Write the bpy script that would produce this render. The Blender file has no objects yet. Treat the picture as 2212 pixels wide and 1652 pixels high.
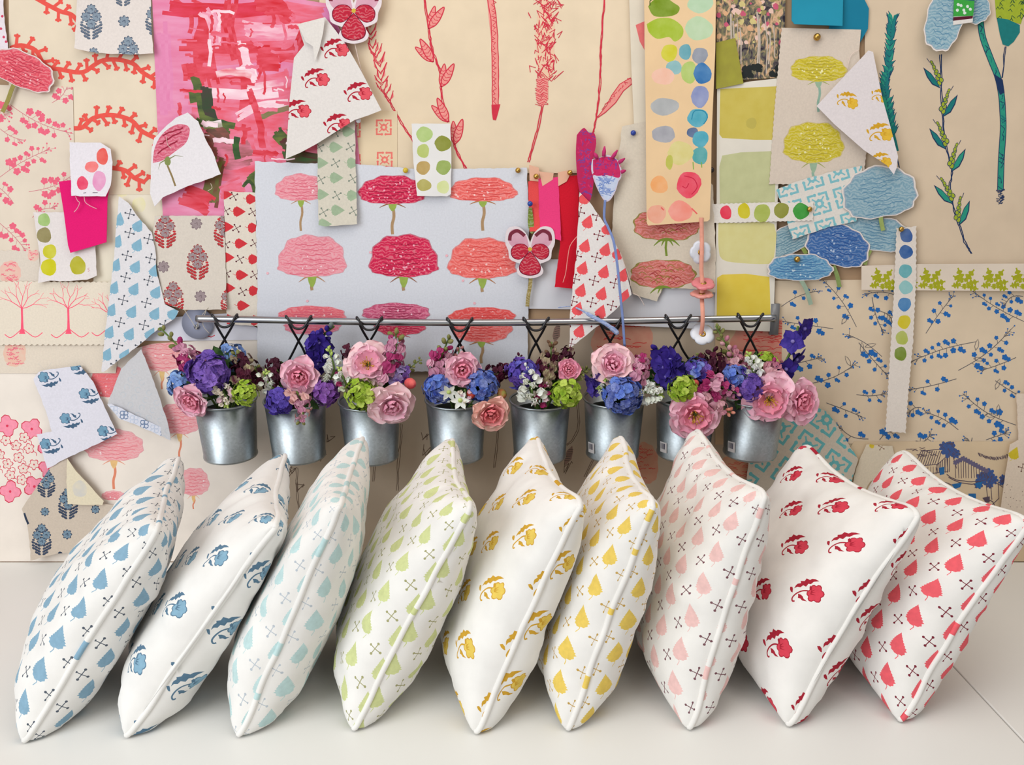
import bpy, bmesh, math, random
from mathutils import Vector as V, noise
from mathutils.geometry import delaunay_2d_cdt as cdt
PI = math.pi
S = bpy.context.scene
COL = S.collection
# ------------------------------------------------------------------ camera, world, light, exposure
CAM_D, CAM_H, PITCH, FPX = 2.02, 0.835, math.radians(11.5), 1995.0
cd = bpy.data.cameras.new('camera'); cam = bpy.data.objects.new('camera', cd); COL.objects.link(cam)
cam.location = (0, -CAM_D, CAM_H); cam.rotation_euler = (PI/2 - PITCH, 0, 0)
cd.sensor_width = 36; cd.lens = 36*FPX/2212; cd.clip_start = .05
S.camera = cam
S.view_settings.view_transform = 'Standard'; S.view_settings.look = 'None'
S.view_settings.exposure = 0.0; S.view_settings.gamma = 1; S.view_settings.use_curve_mapping = False
w = bpy.data.worlds.new('world'); S.world = w; w.use_nodes = True
w.node_tree.nodes['Background'].inputs[0].default_value = (1.0, .965, .93, 1)
w.node_tree.nodes['Background'].inputs[1].default_value = .40
def area(name, loc, tgt, sx, sy, power, col):
    l = bpy.data.lights.new(name, 'AREA'); l.shape = 'RECTANGLE'; l.size = sx; l.size_y = sy; l.energy = power; l.color = col
    o = bpy.data.objects.new(name, l); COL.objects.link(o); o.location = loc
    o.rotation_euler = (V(tgt)-V(loc)).to_track_quat('-Z', 'Y').to_euler()
    return o
area('window_light', (-2.3, -3.0, 1.55), (.1, 0, .45), 2.3, 2.5, 80, (.92, .96, 1.0))
area('ceiling_light', (.3, -1.0, 2.3), (.2, -.8, 0), 2.2, 1.1, 21, (1.0, .95, .87))
# ------------------------------------------------------------------ helpers
def lin(c):
    return tuple((x/255/12.92 if x/255 <= .04045 else ((x/255+.055)/1.055)**2.4) for x in c)
_M = {}
def M(key):
    """procedural material for (kind, rgb[, rgb2])"""
    if key in _M: return _M[key]
    kind = key[0]; a = lin(key[1]); b = lin(key[2]) if len(key) > 2 else None
    m = bpy.data.materials.new(kind+'_%d_%d_%d' % tuple(key[1])); m.use_nodes = True
    nt = m.node_tree; N = nt.nodes; L = nt.links; bs = N['Principled BSDF']
    bs.inputs['Roughness'].default_value = .85; bs.inputs['Specular IOR Level'].default_value = .2
    tc = N.new('ShaderNodeTexCoord')
    def nz(scale, detail=3, vec=None, dist=0):
        n = N.new('ShaderNodeTexNoise'); n.inputs['Scale'].default_value = scale; n.inputs['Detail'].default_value = detail
        n.inputs['Distortion'].default_value = dist
        L.new(vec or tc.outputs['Object'], n.inputs['Vector']); return n.outputs['Fac']
    def ramp(src, stops):
        r = N.new('ShaderNodeValToRGB'); e = r.color_ramp.elements
        while len(e) < len(stops): e.new(.5)
        for q, (p, c) in zip(e, stops): q.position = p; q.color = (*c, 1)
        L.new(src, r.inputs['Fac']); return r.outputs['Color']
    def stretch(sx, sy, sz):
        mp = N.new('ShaderNodeMapping'); mp.inputs['Scale'].default_value = (sx, sy, sz)
        L.new(tc.outputs['Object'], mp.inputs['Vector']); return mp.outputs['Vector']
    def bump(src, st, d=.001):
        u = N.new('ShaderNodeBump'); u.inputs['Strength'].default_value = st; u.inputs['Distance'].default_value = d
        L.new(src, u.inputs['Height']); L.new(u.outputs['Normal'], bs.inputs['Normal'])
    sc = lambda c, k: tuple(min(1, x*k) for x in c)
    base = bs.inputs['Base Color']
    if kind in ('paper', 'cloth', 'felt', 'cotton'):
        L.new(ramp(nz({'paper': 14, 'cloth': 260, 'felt': 500, 'cotton': 20}[kind], 4), [(.3, sc(a, .95)), (.7, sc(a, 1.04))]), base)
        if kind == 'cloth':
            bump(nz(700, 2), .22)
        elif kind == 'felt': bump(nz(420, 2), .5)
        elif kind == 'cotton': bump(nz(900, 2), .10); bs.inputs['Sheen Weight'].default_value = .15
        else: bump(nz(30, 2), .08, .003)
    elif kind == 'wash':
        L.new(ramp(nz(38, 5), [(.32, a), (.72, b or tuple(x*.75+.2 for x in a))]), base)
    elif kind == 'carn':
        wv = N.new('ShaderNodeTexWave'); wv.bands_direction = 'Z'; wv.inputs['Scale'].default_value = 42
        wv.inputs['Distortion'].default_value = 14; wv.inputs['Detail'].default_value = 4; wv.inputs['Detail Scale'].default_value = 1.4
        L.new(tc.outputs['Object'], wv.inputs['Vector'])
        L.new(ramp(wv.outputs['Fac'], [(.08, tuple(.62*x+.38*y for x, y in zip(a, b))), (.34, a), (.7, a), (1, tuple(x*.80+.14 for x in a))]), base)
    elif kind == 'brush':
        mx = N.new('ShaderNodeMix'); mx.data_type = 'RGBA'
        L.new(ramp(nz(60, 6, stretch(.25, 1, 1)), [(.36, (0, 0, 0)), (.66, (1, 1, 1))]), mx.inputs[0])
        mx.inputs[6].default_value = (*a, 1); mx.inputs[7].default_value = (*b, 1); L.new(mx.outputs[2], base)
        bs.inputs['Roughness'].default_value = .5
    elif kind == 'petal':
        L.new(ramp(nz(75, 3), [(.33, a), (.68, b or sc(a, 1.2))]), base)
        bs.inputs['Roughness'].default_value = .6; bs.inputs['Subsurface Weight'].default_value = .12
        bs.inputs['Subsurface Radius'].default_value = (.004, .002, .002)
    elif kind == 'photo':
        L.new(ramp(nz(85, 5, stretch(1, 1, .55), 1.5), [(.30, lin((38, 34, 46))), (.42, lin((92, 84, 86))), (.5, lin((120, 118, 88))), (.57, lin((185, 150, 120))), (.66, lin((215, 180, 140))), (.74, lin((176, 90, 116)))]), base)
        bs.inputs['Roughness'].default_value = .4
    elif kind == 'galv':
        bs.inputs['Metallic'].default_value = 1
        vo = N.new('ShaderNodeTexVoronoi'); vo.inputs['Scale'].default_value = 240; L.new(tc.outputs['Object'], vo.inputs['Vector'])
        mth = N.new('ShaderNodeMath'); mth.operation = 'MULTIPLY'; L.new(vo.outputs['Color'], mth.inputs[0]); L.new(nz(22, 4), mth.inputs[1])
        L.new(ramp(mth.outputs[0], [(.05, sc(a, .88)), (.5, sc(a, 1.06))]), base)
        r = N.new('ShaderNodeMapRange'); r.inputs[3].default_value = .33; r.inputs[4].default_value = .5
        L.new(nz(40, 4), r.inputs[0]); L.new(r.outputs[0], bs.inputs['Roughness'])
    elif kind == 'metal':
        bs.inputs['Metallic'].default_value = 1; base.default_value = (*a, 1); bs.inputs['Roughness'].default_value = .28
    elif kind == 'gloss':
        base.default_value = (*a, 1); bs.inputs['Roughness'].default_value = .3; bs.inputs['Specular IOR Level'].default_value = .5
    elif kind == 'top':
        L.new(ramp(nz(3, 3), [(.3, sc(a, .98)), (.7, a)]), base); bs.inputs['Roughness'].default_value = .42; bs.inputs['Specular IOR Level'].default_value = .4
    else:                                            # ink and plain
        L.new(ramp(nz(120, 3), [(.3, sc(a, .93)), (.7, sc(a, 1.06))]), base)
    _M[key] = m
    return m
class MB:
    def __init__(s): s.v = []; s.f = []; s.m = []; s.k = []
    def mi(s, key):
        if key not in s.k: s.k.append(key)
        return s.k.index(key)
    def add(s, vs, fs, key):
        n = len(s.v); i = s.mi(key); s.v += [V(p) for p in vs]
        for f in fs: s.f.append([n+q for q in f]); s.m.append(i)
    def build(s, name, parent=None, loc=None, smooth=True, weld=False):
        org = V(loc) if loc is not None else (parent.matrix_basis.translation.copy() if parent else V((0, 0, 0)))
        if parent:                                   # parent chain only translates
            org = V((0, 0, 0)); q = parent
            while q: org += q.location; q = q.parent
        me = bpy.data.meshes.new(name); me.from_pydata([v-org for v in s.v], [], s.f)
        for k in s.k: me.materials.append(M(k))
        me.polygons.foreach_set('material_index', s.m)
        me.polygons.foreach_set('use_smooth', [smooth]*len(s.f))
        if weld:
            b = bmesh.new(); b.from_mesh(me); bmesh.ops.remove_doubles(b, verts=b.verts, dist=1e-5); b.to_mesh(me); b.free()
        me.update()
        o = bpy.data.objects.new(name, me); COL.objects.link(o)
        if parent: o.parent = parent
        else: o.location = org
        return o
def tag(o, label=None, cat=None, group=None, kind=None):
    for k, x in (('label', label), ('category', cat), ('group', group), ('kind', kind)):
        if x: o[k] = x
    return o
def empty(name, loc, label, cat, group=None):
    o = bpy.data.objects.new(name, None); COL.objects.link(o); o.location = loc; o.empty_display_size = .02
    return tag(o, label, cat, group)
def P(u, v, o=0.0):
    """pixel of the photograph -> point on the plane o metres in front of the wall"""
    a = (u-1106)/FPX; b = (v-826)/FPX
    dy = math.cos(PITCH)-b*math.sin(PITCH); dz = -math.sin(PITCH)-b*math.cos(PITCH)
    t = (CAM_D-o)/dy
    return V((a*t, -o, CAM_H+dz*t))
def G(u, v, z=0.0):
    a = (u-1106)/FPX; b = (v-826)/FPX
    dy = math.cos(PITCH)-b*math.sin(PITCH); dz = -math.sin(PITCH)-b*math.cos(PITCH)
    t = (z-CAM_H)/dz
    return V((a*t, -CAM_D+dy*t, z))
def frame(n):
    n = n.normalized(); a = n.cross(V((0, 0, 1)))
    if a.length < .1: a = n.cross(V((1, 0, 0)))
    a.normalize(); return a, n.cross(a).normalized(), n
def tube(mb, pts, r, key, seg=8, cap=True, keys=None):
    pts = [V(p) for p in pts]; rs = r if isinstance(r, list) else [r]*len(pts)
    n0 = len(mb.v); T0 = (pts[1]-pts[0]).normalized(); a, b, _ = frame(T0); vs = []
    for i, p in enumerate(pts):
        T = (pts[min(i+1, len(pts)-1)]-pts[max(i-1, 0)]).normalized()
        a = (a-T*a.dot(T)); a.normalize(); b = T.cross(a)
        vs += [p+(a*math.cos(2*PI*k/seg)+b*math.sin(2*PI*k/seg))*rs[i] for k in range(seg)]
    mb.add(vs, [], key)
    for i in range(len(pts)-1):
        kk = mb.mi(keys[i]) if keys else mb.mi(key)
        for k in range(seg):
            mb.f.append([n0+i*seg+k, n0+i*seg+(k+1) % seg, n0+(i+1)*seg+(k+1) % seg, n0+(i+1)*seg+k]); mb.m.append(kk)
    if cap:
        mb.f.append([n0+k for k in range(seg)][::-1]); mb.m.append(mb.mi(key))
        mb.f.append([n0+(len(pts)-1)*seg+k for k in range(seg)]); mb.m.append(mb.mi(key))
def ball(mb, c, r, key, axis=None, sx=1.0, n=8, m=6):
    a, b, ax = frame(axis or V((0, 0, 1))); vs = []; fs = []
    for i in range(m+1):
        t = PI*i/m
        for k in range(n):
            p = 2*PI*k/n; vs.append(c+(a*math.cos(p)+b*math.sin(p))*math.sin(t)*r+ax*math.cos(t)*r*sx)
    for i in range(m):
        for k in range(n): fs.append([i*n+k, (i+1)*n+k, (i+1)*n+(k+1) % n, i*n+(k+1) % n])
    mb.add(vs, fs, key)
def lathe(mb, c, ax, prof, key, seg=40):
    a, b, ax = frame(ax); vs = []; fs = []
    for r, h in prof:
        vs += [c+ax*h+(a*math.cos(2*PI*k/seg)+b*math.sin(2*PI*k/seg))*r for k in range(seg)]
    for i in range(len(prof)-1):
        for k in range(seg): fs.append([i*seg+k, i*seg+(k+1) % seg, (i+1)*seg+(k+1) % seg, (i+1)*seg+k])
    mb.add(vs, fs, key)
def smooth(pts, n=6):
    """Catmull-Rom through points of any dimension"""
    out = []; q = [pts[0]]+list(pts)+[pts[-1]]
    for i in range(1, len(q)-2):
        for k in range(n):
            t = k/n; out.append(tuple(.5*((2*b)+(c-a)*t+(2*a-5*b+4*c-d)*t*t+(3*b-a-3*c+d)*t**3) for a, b, c, d in zip(q[i-1], q[i], q[i+1], q[i+2])))
    return out+[tuple(pts[-1])]
# ------------------------------------------------------------------ flat print motifs, in 2D (x right, y down)
R = random.Random(7)
def I(r, g, b): return ('ink', (r, g, b))
def xf(pts, cx, cy, s, rot=0, fx=1):
    c, q = math.cos(rot), math.sin(rot)
    return [(cx+s*(fx*x*c-y*q), cy+s*(fx*x*q+y*c)) for x, y in pts]
def ribbon(pts, w, key, taper=False):
    l, r = [], []
    for i, p in enumerate(pts):
        a = pts[max(0, i-1)]; b = pts[min(len(pts)-1, i+1)]; dx, dy = b[0]-a[0], b[1]-a[1]; d = math.hypot(dx, dy) or 1
        k = w/2*((1-.85*i/(len(pts)-1)) if taper else 1)
        l.append((p[0]-dy/d*k, p[1]+dx/d*k)); r.append((p[0]+dy/d*k, p[1]-dx/d*k))
    return [(l+r[::-1], key)]
def seg(pts, w, key):
    out = []
    for a, b in zip(pts, pts[1:]):
        dx, dy = b[0]-a[0], b[1]-a[1]; d = math.hypot(dx, dy)
        if d < 1e-6: continue
        ex, ey = dx/d*w*.3, dy/d*w*.3; nx, ny = -dy/d*w/2, dx/d*w/2
        out.append(([(a[0]-ex+nx, a[1]-ey+ny), (b[0]+ex+nx, b[1]+ey+ny), (b[0]+ex-nx, b[1]+ey-ny), (a[0]-ex-nx, a[1]-ey-ny)], key))
    return out
def jit(pts, a): return [(x+R.uniform(-a, a), y+R.uniform(-a, a)) for x, y in pts]
def dot(cx, cy, rx, key, ry=None, n=18, j=.07, rot=0):
    ry = ry or rx; ph = R.uniform(0, 6)
    return [(xf([(rx*(1+j*math.sin(2*t+ph)+j*R.uniform(-.6, .6))*math.cos(t), ry*(1+j*math.sin(3*t+ph))*math.sin(t)) for t in (2*PI*i/n for i in range(n))], cx, cy, 1, rot), key)]
def lobed(cx, cy, r, key, n=6, d=.18, rot=0, sy=1):
    return [(xf([(r*(1-d+d*abs(math.cos(n*t/2))*1.6)*math.cos(t), sy*r*(1-d+d*abs(math.cos(n*t/2))*1.6)*math.sin(t)) for t in (2*PI*i/(n*4) for i in range(n*4))], cx, cy, 1, rot), key)]
def leaf(cx, cy, s, rot, key, fx=1):
    """serrated poplar leaf, tip towards -y"""
    L = []
    for i in range(1, 19):
        k = i/19; wd = .45*(min(1, k/.26)**.55 if k < .26 else 1-((k-.26)/.74)**1.25)*(1.0 if i % 2 else .84)+.012
        L.append((wd, .42-k*.98+.05*(1-abs(k-.2))*(k < .2)))
    pts = [(.03, .40)]+L+[(0, -.60)]+[(-x, y) for x, y in L[::-1]]+[(-.03, .44)]
    return [(xf(pts, cx, cy, s, rot, fx), key), (xf([(.02, .40), (.02, .5), (-.10, .68), (-.13, .66), (-.02, .5), (-.02, .40)], cx, cy, s, rot, fx), key)]
def cross(cx, cy, s, rot, key):
    o = []
    for a in (0, PI/2):
        o.append((xf([(-.4, -.035), (.4, -.035), (.4, .035), (-.4, .035)], cx, cy, s, rot+a+.25), key))
        for d in (-.5, .5):
            x, y = xf([(d, 0)], cx, cy, s, rot+a+.25)[0]
            o.append(([(x+.11*s*math.cos(t), y+.11*s*math.sin(t)) for t in (2*PI*i/8 for i in range(8))], key))
    return o
def sprig(cx, cy, s, rot, dk, lt, fx=1, n=6):
    """printed flower sprig: lobed bloom right, arching serrated leaf above, curled stem left"""
    o = []; T = lambda pts: xf(pts, cx, cy, s, rot, fx)
    o.append((T([(-.40, -.02), (-.38, -.13), (-.35, -.18), (-.26, -.21), (-.29, -.28), (-.16, -.29), (-.11, -.38), (.03, -.33), (.10, -.37), (.22, -.36), (.38, -.30), (.19, -.275), (.10, -.20), (0, -.21), (-.06, -.115), (-.17, -.15), (-.23, -.075), (-.32, -.08)]), dk))
    st = smooth([(.16, .04), (.02, .01), (-.13, .03), (-.27, .13), (-.36, .27), (-.33, .37), (-.26, .36)], 3)
    o += [(T(p), dk) for p, _ in ribbon(st, .045, dk)]
    o.append((T([(-.22, .13), (-.12, .15), (-.04, .20), (0, .26), (.12, .33), (-.03, .32), (-.10, .27), (-.18, .26), (-.19, .2)]), dk))
    o.append((T([(-.54, -.05), (-.47, -.06), (-.43, .0), (-.40, .12), (-.46, .10), (-.52, .03)]), dk))
    x, y = T([(.31, .07)])[0]
    o += lobed(x, y, .255*s, dk, 6, .16, rot); o += lobed(x, y, .225*s, lt, 6, .16, rot)
    for a in (-.6, 0, .6):
        o.append((T([(.16, .04+a*.05), (.33+.03*a, .04+a*.14), (.18, .09+a*.05)]), dk))
    o.append((T([(.07, -.12), (.12, -.16), (.17, -.10), (.19, .0), (.1, -.03)]), dk))
    return o
def blossom(cx, cy, r, dk, lt):
    return lobed(cx, cy, r, dk, 8, .2)+lobed(cx, cy, r*.84, lt, 8, .2, .1)+seg([(cx-r*.3, cy), (cx+r*.15, cy-r*.2), (cx+r*.2, cy+r*.25)], r*.14, dk)
def bush(cx, cy, s, dk, lt, lf):
    """block-printed flowering bush, height s"""
    o = []
    for r, (y, n) in enumerate(((.18, 3), (.28, 3), (.37, 3), (.46, 2))):
        for k in range(n):
            for sg in (-1, 1):
                x = sg*(.08+.085*k)*(1.12-.5*abs(y-.2)); px, py = xf([(x, y-.05*k)], cx, cy, s)[0]
                o += dot(px, py, .062*s, dk, .04*s, 8, .1, -sg*.5)+dot(px, py-.008*s, .046*s, lf, .024*s, 7, .1, -sg*.5)
    for x, y in ((0, -.38), (-.15, -.16), (.15, -.16), (0, .05)):
        o += blossom(cx+x*s, cy+y*s, .145*s, dk, lt)
    for x, y in ((-.17, -.34), (.17, -.33), (-.27, .0), (.27, 0)): o += dot(cx+x*s, cy+y*s, .05*s, lf, .035*s, 7)
    return o
def branch(p0, p1, key, stem, nb=9, r=5.0, side=1.0, bow=8):
    (x0, y0), (x1, y1) = p0, p1; dx, dy = x1-x0, y1-y0; d = math.hypot(dx, dy); nx, ny = -dy/d, dx/d
    pt = lambda t: (x0+dx*t+nx*bow*math.sin(PI*t), y0+dy*t+ny*bow*math.sin(PI*t))
    o = ribbon([pt(i/7) for i in range(8)], 1.3, stem)
    for i in range(nb):
        t = .22+.62*i/nb; sg = (1 if i % 2 else -1)*side; b = pt(t); q = R.uniform(7, 13)*r/5; g = r*(1.25-.7*t)*R.uniform(.85, 1.2)
        e = (b[0]+nx*sg*q+dx/d*q*.5, b[1]+ny*sg*q+dy/d*q*.5)
        o += ribbon([b, ((b[0]+e[0])/2+1, (b[1]+e[1])/2), e], .9, stem)
        o += lobed(e[0], e[1], g, key, 5, .2, R.uniform(0, 3))
        if i % 3 == 0: o += lobed(e[0]+g*1.2, e[1]+g*.7, g*.8, key, 5, .2, R.uniform(0, 3))
    for k in range(7):
        b = pt(.82+.025*k); a = math.atan2(dy, dx)+R.uniform(-1.1, 1.1); q = R.uniform(7, 13)*r/5; e = (b[0]+math.cos(a)*q, b[1]+math.sin(a)*q)
        o += ribbon([b, e], .8, stem)+dot(e[0], e[1], r*.32, key, n=6)
    return o
def coral(path, w, key):
    p = smooth(path, 5); o = ribbon(p, w, key); acc = 0; k = 0
    for a, b in zip(p, p[1:]):
        d = math.hypot(b[0]-a[0], b[1]-a[1]); acc += d
        if acc > 10:
            acc = 0; k += 1; sg = 1 if k % 2 else -1; tx, ty = (b[0]-a[0])/d, (b[1]-a[1])/d
            L = R.uniform(11, 18); e = (b[0]+(ty*sg+tx*.45)*L, b[1]+(-tx*sg+ty*.45)*L)
            o += ribbon([b, ((b[0]+e[0])/2, (b[1]+e[1])/2), e], w*.72, key)
            for a2 in (-.9, 0, .9):
                an = math.atan2(e[1]-b[1], e[0]-b[0])+a2; f = (e[0]+math.cos(an)*5.5, e[1]+math.sin(an)*5.5)
                o += ribbon([e, f], w*.5, key)+dot(f[0], f[1], w*.30, key, n=8)
    return o
def dome(cx, cy, w, h, flat=.62, sc=.035):
    ph = R.uniform(0, 6); pts = []
    for i in range(44):
        t = 2*PI*i/44; k = 1+sc*math.sin(11*t+ph)+sc*.6*math.sin(5*t+ph*2); c = math.cos(t); s_ = math.sin(t)
        pts.append((cx+w/2*k*math.copysign(abs(c)**.85, c), cy-(flat if s_ > 0 else 1-flat)*h*k*math.copysign(abs(s_)**.9, s_)))
    return pts
def carnation(cx, cy, w, h, col, dk, stem=70, flat=.66, specks=14, green=(150, 165, 85), brown=(165, 130, 95), lean=0, lines=7):
    o = []; by = cy+(1-flat)*h
    if stem:
        o += ribbon(smooth([(cx, by), (cx+3+lean*.3, by+stem*.4), (cx-1+lean*.7, by+stem*.7), (cx+lean, by+stem)], 4), w*.045, I(*brown))
        for sg in (-1, 1):
            o += ribbon(smooth([(cx, by-2), (cx+sg*w*.10, by+h*.03), (cx+sg*w*.2, by+h*.14)], 4), w*.035, I(*[int(.5*a+.5*b) for a, b in zip(green, dk)]), True)
        o.append(([(cx-w*.075, by-3), (cx+w*.075, by-3), (cx+w*.05, by+h*.15), (cx+w*.018, by+h*.26), (cx-w*.018, by+h*.26), (cx-w*.05, by+h*.15)], I(*green)))
    d = dome(cx, cy, w, h, flat)
    o.append((xf([(x-cx, y-cy) for x, y in d], cx, cy, 1.03), I(*[int(.45*a+.55*b) for a, b in zip(dk, (225, 205, 205))])))
    o.append((d, ('carn', col, dk)))
    for k in range(lines):
        y = cy-flat*h*.75+k*h*.84/lines; hw = w/2*math.sqrt(max(.05, 1-((y-cy)/((flat if y < cy else 1-flat)*h))**2))*.88
        x0, x1 = sorted((cx-hw*R.uniform(.3, 1), cx+hw*R.uniform(.3, 1)))
        o += ribbon([(x0+(x1-x0)*i/9, y+math.sin(i*1.7+k)*h*.018+h*.05*math.cos((i-4.5)/4)) for i in range(10)], 1.5, I(*dk))
    for k in range(specks):
        a = R.uniform(0, 2*PI); q = R.uniform(.1, .86)
        o += dot(cx+math.cos(a)*w/2*q, cy-math.sin(a)*(flat if math.sin(a) > 0 else 1-flat)*h*q, R.uniform(1.2, 2.6), I(*[int(.4*x+150) for x in col]), n=7, j=.2)
    return o
def tree(x, y, h, key, seed):
    r = random.Random(seed); o = [([(x-7, y+1), (x-3, y-h*.08), (x-2.4, y-h*.25), (x-3, y-h*.43), (x+1.4, y-h*.43), (x+2, y-h*.25), (x+3, y-h*.08), (x+7, y+1)], key)]
    def go(px, py, a, L, d):
        qx, qy = px+math.cos(a)*L, py-math.sin(a)*L; mx, my = (px+qx)/2+r.uniform(-2, 2), (py+qy)/2+r.uniform(-2, 2)
        o.extend(ribbon([(px, py), (mx, my), (qx, qy)], .7+.5*d, key))
        if d > 0:
            for da in (-.42, .38): go(qx, qy, a+da+r.uniform(-.2, .2), L*r.uniform(.62, .85), d-1)
    for a in (2.6, 2.0, 1.45, .95, .4): go(x-1, y-h*.42, a+r.uniform(-.1, .1), h*.2, 2)
    o += ribbon(smooth([(x-38, y+2), (x-25, y+9), (x-8, y-3), (x, y-10), (x+10, y-3), (x+28, y+8), (x+44, y-2)], 4), 1.8, key)
    return o
def tile(cx, cy, s, rot, key):
    o = []
    def put(pts, fn=None): o.append((xf(pts, cx, cy, s, rot), key))
    def dd(x, y, r):
        a, b = xf([(x, y)], cx, cy, s, rot)[0]; o.extend(dot(a, b, r*s, key, n=9, j=.05))
    for k in range(4):
        c, q = round(math.cos(k*PI/2)), round(math.sin(k*PI/2)); T = lambda pts: [(x*c-y*q, x*q+y*c) for x, y in pts]
        put(T([(-.47, -.47), (-.10, -.47), (-.10, -.37), (-.37, -.37), (-.37, -.10), (-.47, -.10)]))
        for x, y in ((-.11, -.42), (-.42, -.11), (-.11, -.11), (-.15, 0)):
            a, b = T([(x, y)])[0]; dd(a, b, .075 if x != -.14 else .06)
        put(T([(-.30, -.25), (-.25, -.30), (-.09, -.13), (-.13, -.09)]))
    return o
def oak(cx, cy, s, rot, key):
    o = []
    for a, L, bx, by in ((-2.75, .62, .0, .12), (-2.05, .74, -.05, .1), (-1.05, .80, .05, .1), (-.35, .66, .15, .2), (.12, .62, .2, .3), (2.8, .50, -.1, .25), (1.3, .3, .05, .2)):
        l, r = [], []
        for i in range(17):                          # lobed oak leaf outline
            t = i/16; wd = (.035+.12*math.sin(PI*min(1, t*1.06)))*(.35+1.0*abs(math.sin(t*PI*3.4+.3))); px, py = bx+math.cos(a)*L*t, by+math.sin(a)*L*t
            l.append((px-math.sin(a)*wd, py+math.cos(a)*wd)); r.append((px+math.sin(a)*wd, py-math.cos(a)*wd))
        o.append((xf(l+r[::-1], cx, cy, s, rot), key))
    return o
def scribble(cx, cy, w, h, key, n=30, wd=1.3, fill=None):
    o = [(dome(cx, cy, w, h, .6), fill)] if fill else []
    for k in range(n):
        y = cy-.55*h+h*.9*R.random(); hw = w/2*math.sqrt(max(.04, 1-((y-cy)/(h*.6))**2))*.95; x = cx+R.uniform(-1, .5)*hw; q = R.uniform(.25, .6)*hw
        o += ribbon([(x+q*i/5, y+R.uniform(-2.2, 2.2)) for i in range(6)], wd, key)
    return o
def zig(outline, step=6.0, amp=2.2, sides=None):
    o = []
    for i, a in enumerate(outline):
        b = outline[(i+1) % len(outline)]; d = math.hypot(b[0]-a[0], b[1]-a[1]); n = max(1, int(d/step))
        if sides is not None and i not in sides: o.append(a); continue
        for k in range(n):
            t = k/n; j = amp*(1 if k % 2 else 0)
            o.append((a[0]+(b[0]-a[0])*t-(b[1]-a[1])/d*j, a[1]+(b[1]-a[1])*t+(b[0]-a[0])/d*j))
    return o
def rag(outline, step=9.0, amp=.8):
    o = []
    for i, a in enumerate(outline):
        b = outline[(i+1) % len(outline)]; d = math.hypot(b[0]-a[0], b[1]-a[1]); n = max(1, int(d/step))
        for k in range(n):
            t = k/n; j = R.uniform(-amp, amp) if k else 0
            o.append((a[0]+(b[0]-a[0])*t-(b[1]-a[1])/d*j, a[1]+(b[1]-a[1])*t+(b[0]-a[0])/d*j))
    return o
def earea(p): return .5*sum(a[0]*b[1]-b[0]*a[1] for a, b in zip(p, p[1:]+p[:1]))
def inside(pt, poly):
    x, y = pt; c = False
    for (x0, y0), (x1, y1) in zip(poly, poly[1:]+poly[:1]):
        if (y0 > y) != (y1 > y) and x < (x1-x0)*(y-y0)/(y1-y0)+x0: c = not c
    return c
def printed(outline, prints, base, step, limit=260):
    """triangulated flat sheet: every face lies wholly inside or outside each printed shape.
    -> list of 2D points, list of (face, material key); falls back on raised prints when there are very many"""
    flip = lambda p: [(x, -y) for x, y in p]
    def ccw(p): return p if earea(p) > 0 else p[::-1]
    polys = [(ccw(flip(outline)), base)]
    rest = []
    good = [(p, k) for p, k in prints if abs(earea(p)) > .01*step*step*.02]
    if len(good) <= limit: polys += [(ccw(flip(p)), k) for p, k in good]
    else: rest = good
    xs = [p[0] for p in outline]; ys = [p[1] for p in outline]; vs = []; fs = []
    for p, k in polys: fs.append(list(range(len(vs), len(vs)+len(p)))); vs += [V(q) for q in p]
    nx = int((max(xs)-min(xs))/step)+1; ny = int((max(ys)-min(ys))/step)+1
    for i in range(nx+1):
        for j in range(ny+1):
            q = (min(xs)+(max(xs)-min(xs))*(i+.013)/nx, min(ys)+(max(ys)-min(ys))*(j+.017)/ny)
            if inside(q, outline): vs.append(V((q[0], -q[1])))
    r = cdt(vs, [], fs, 0, step*1e-5)
    keep = [(list(f), polys[max(o)][1]) for f, o in zip(r[2], r[5]) if 0 in o]
    return [(p[0], -p[1]) for p in r[0]], keep, rest
def clip(poly, out):
    if earea(out) < 0: out = out[::-1]
    for a, b in zip(out, out[1:]+out[:1]):
        n = []; sd = lambda p: (b[0]-a[0])*(p[1]-a[1])-(b[1]-a[1])*(p[0]-a[0])
        for p, q in zip(poly, poly[1:]+poly[:1]):
            sp, sq = sd(p), sd(q)
            if sp >= 0: n.append(p)
            if (sp >= 0) != (sq >= 0):
                t = sp/(sp-sq); n.append((p[0]+(q[0]-p[0])*t, p[1]+(q[1]-p[1])*t))
        poly = n
        if len(poly) < 3: return []
    return poly
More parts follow.
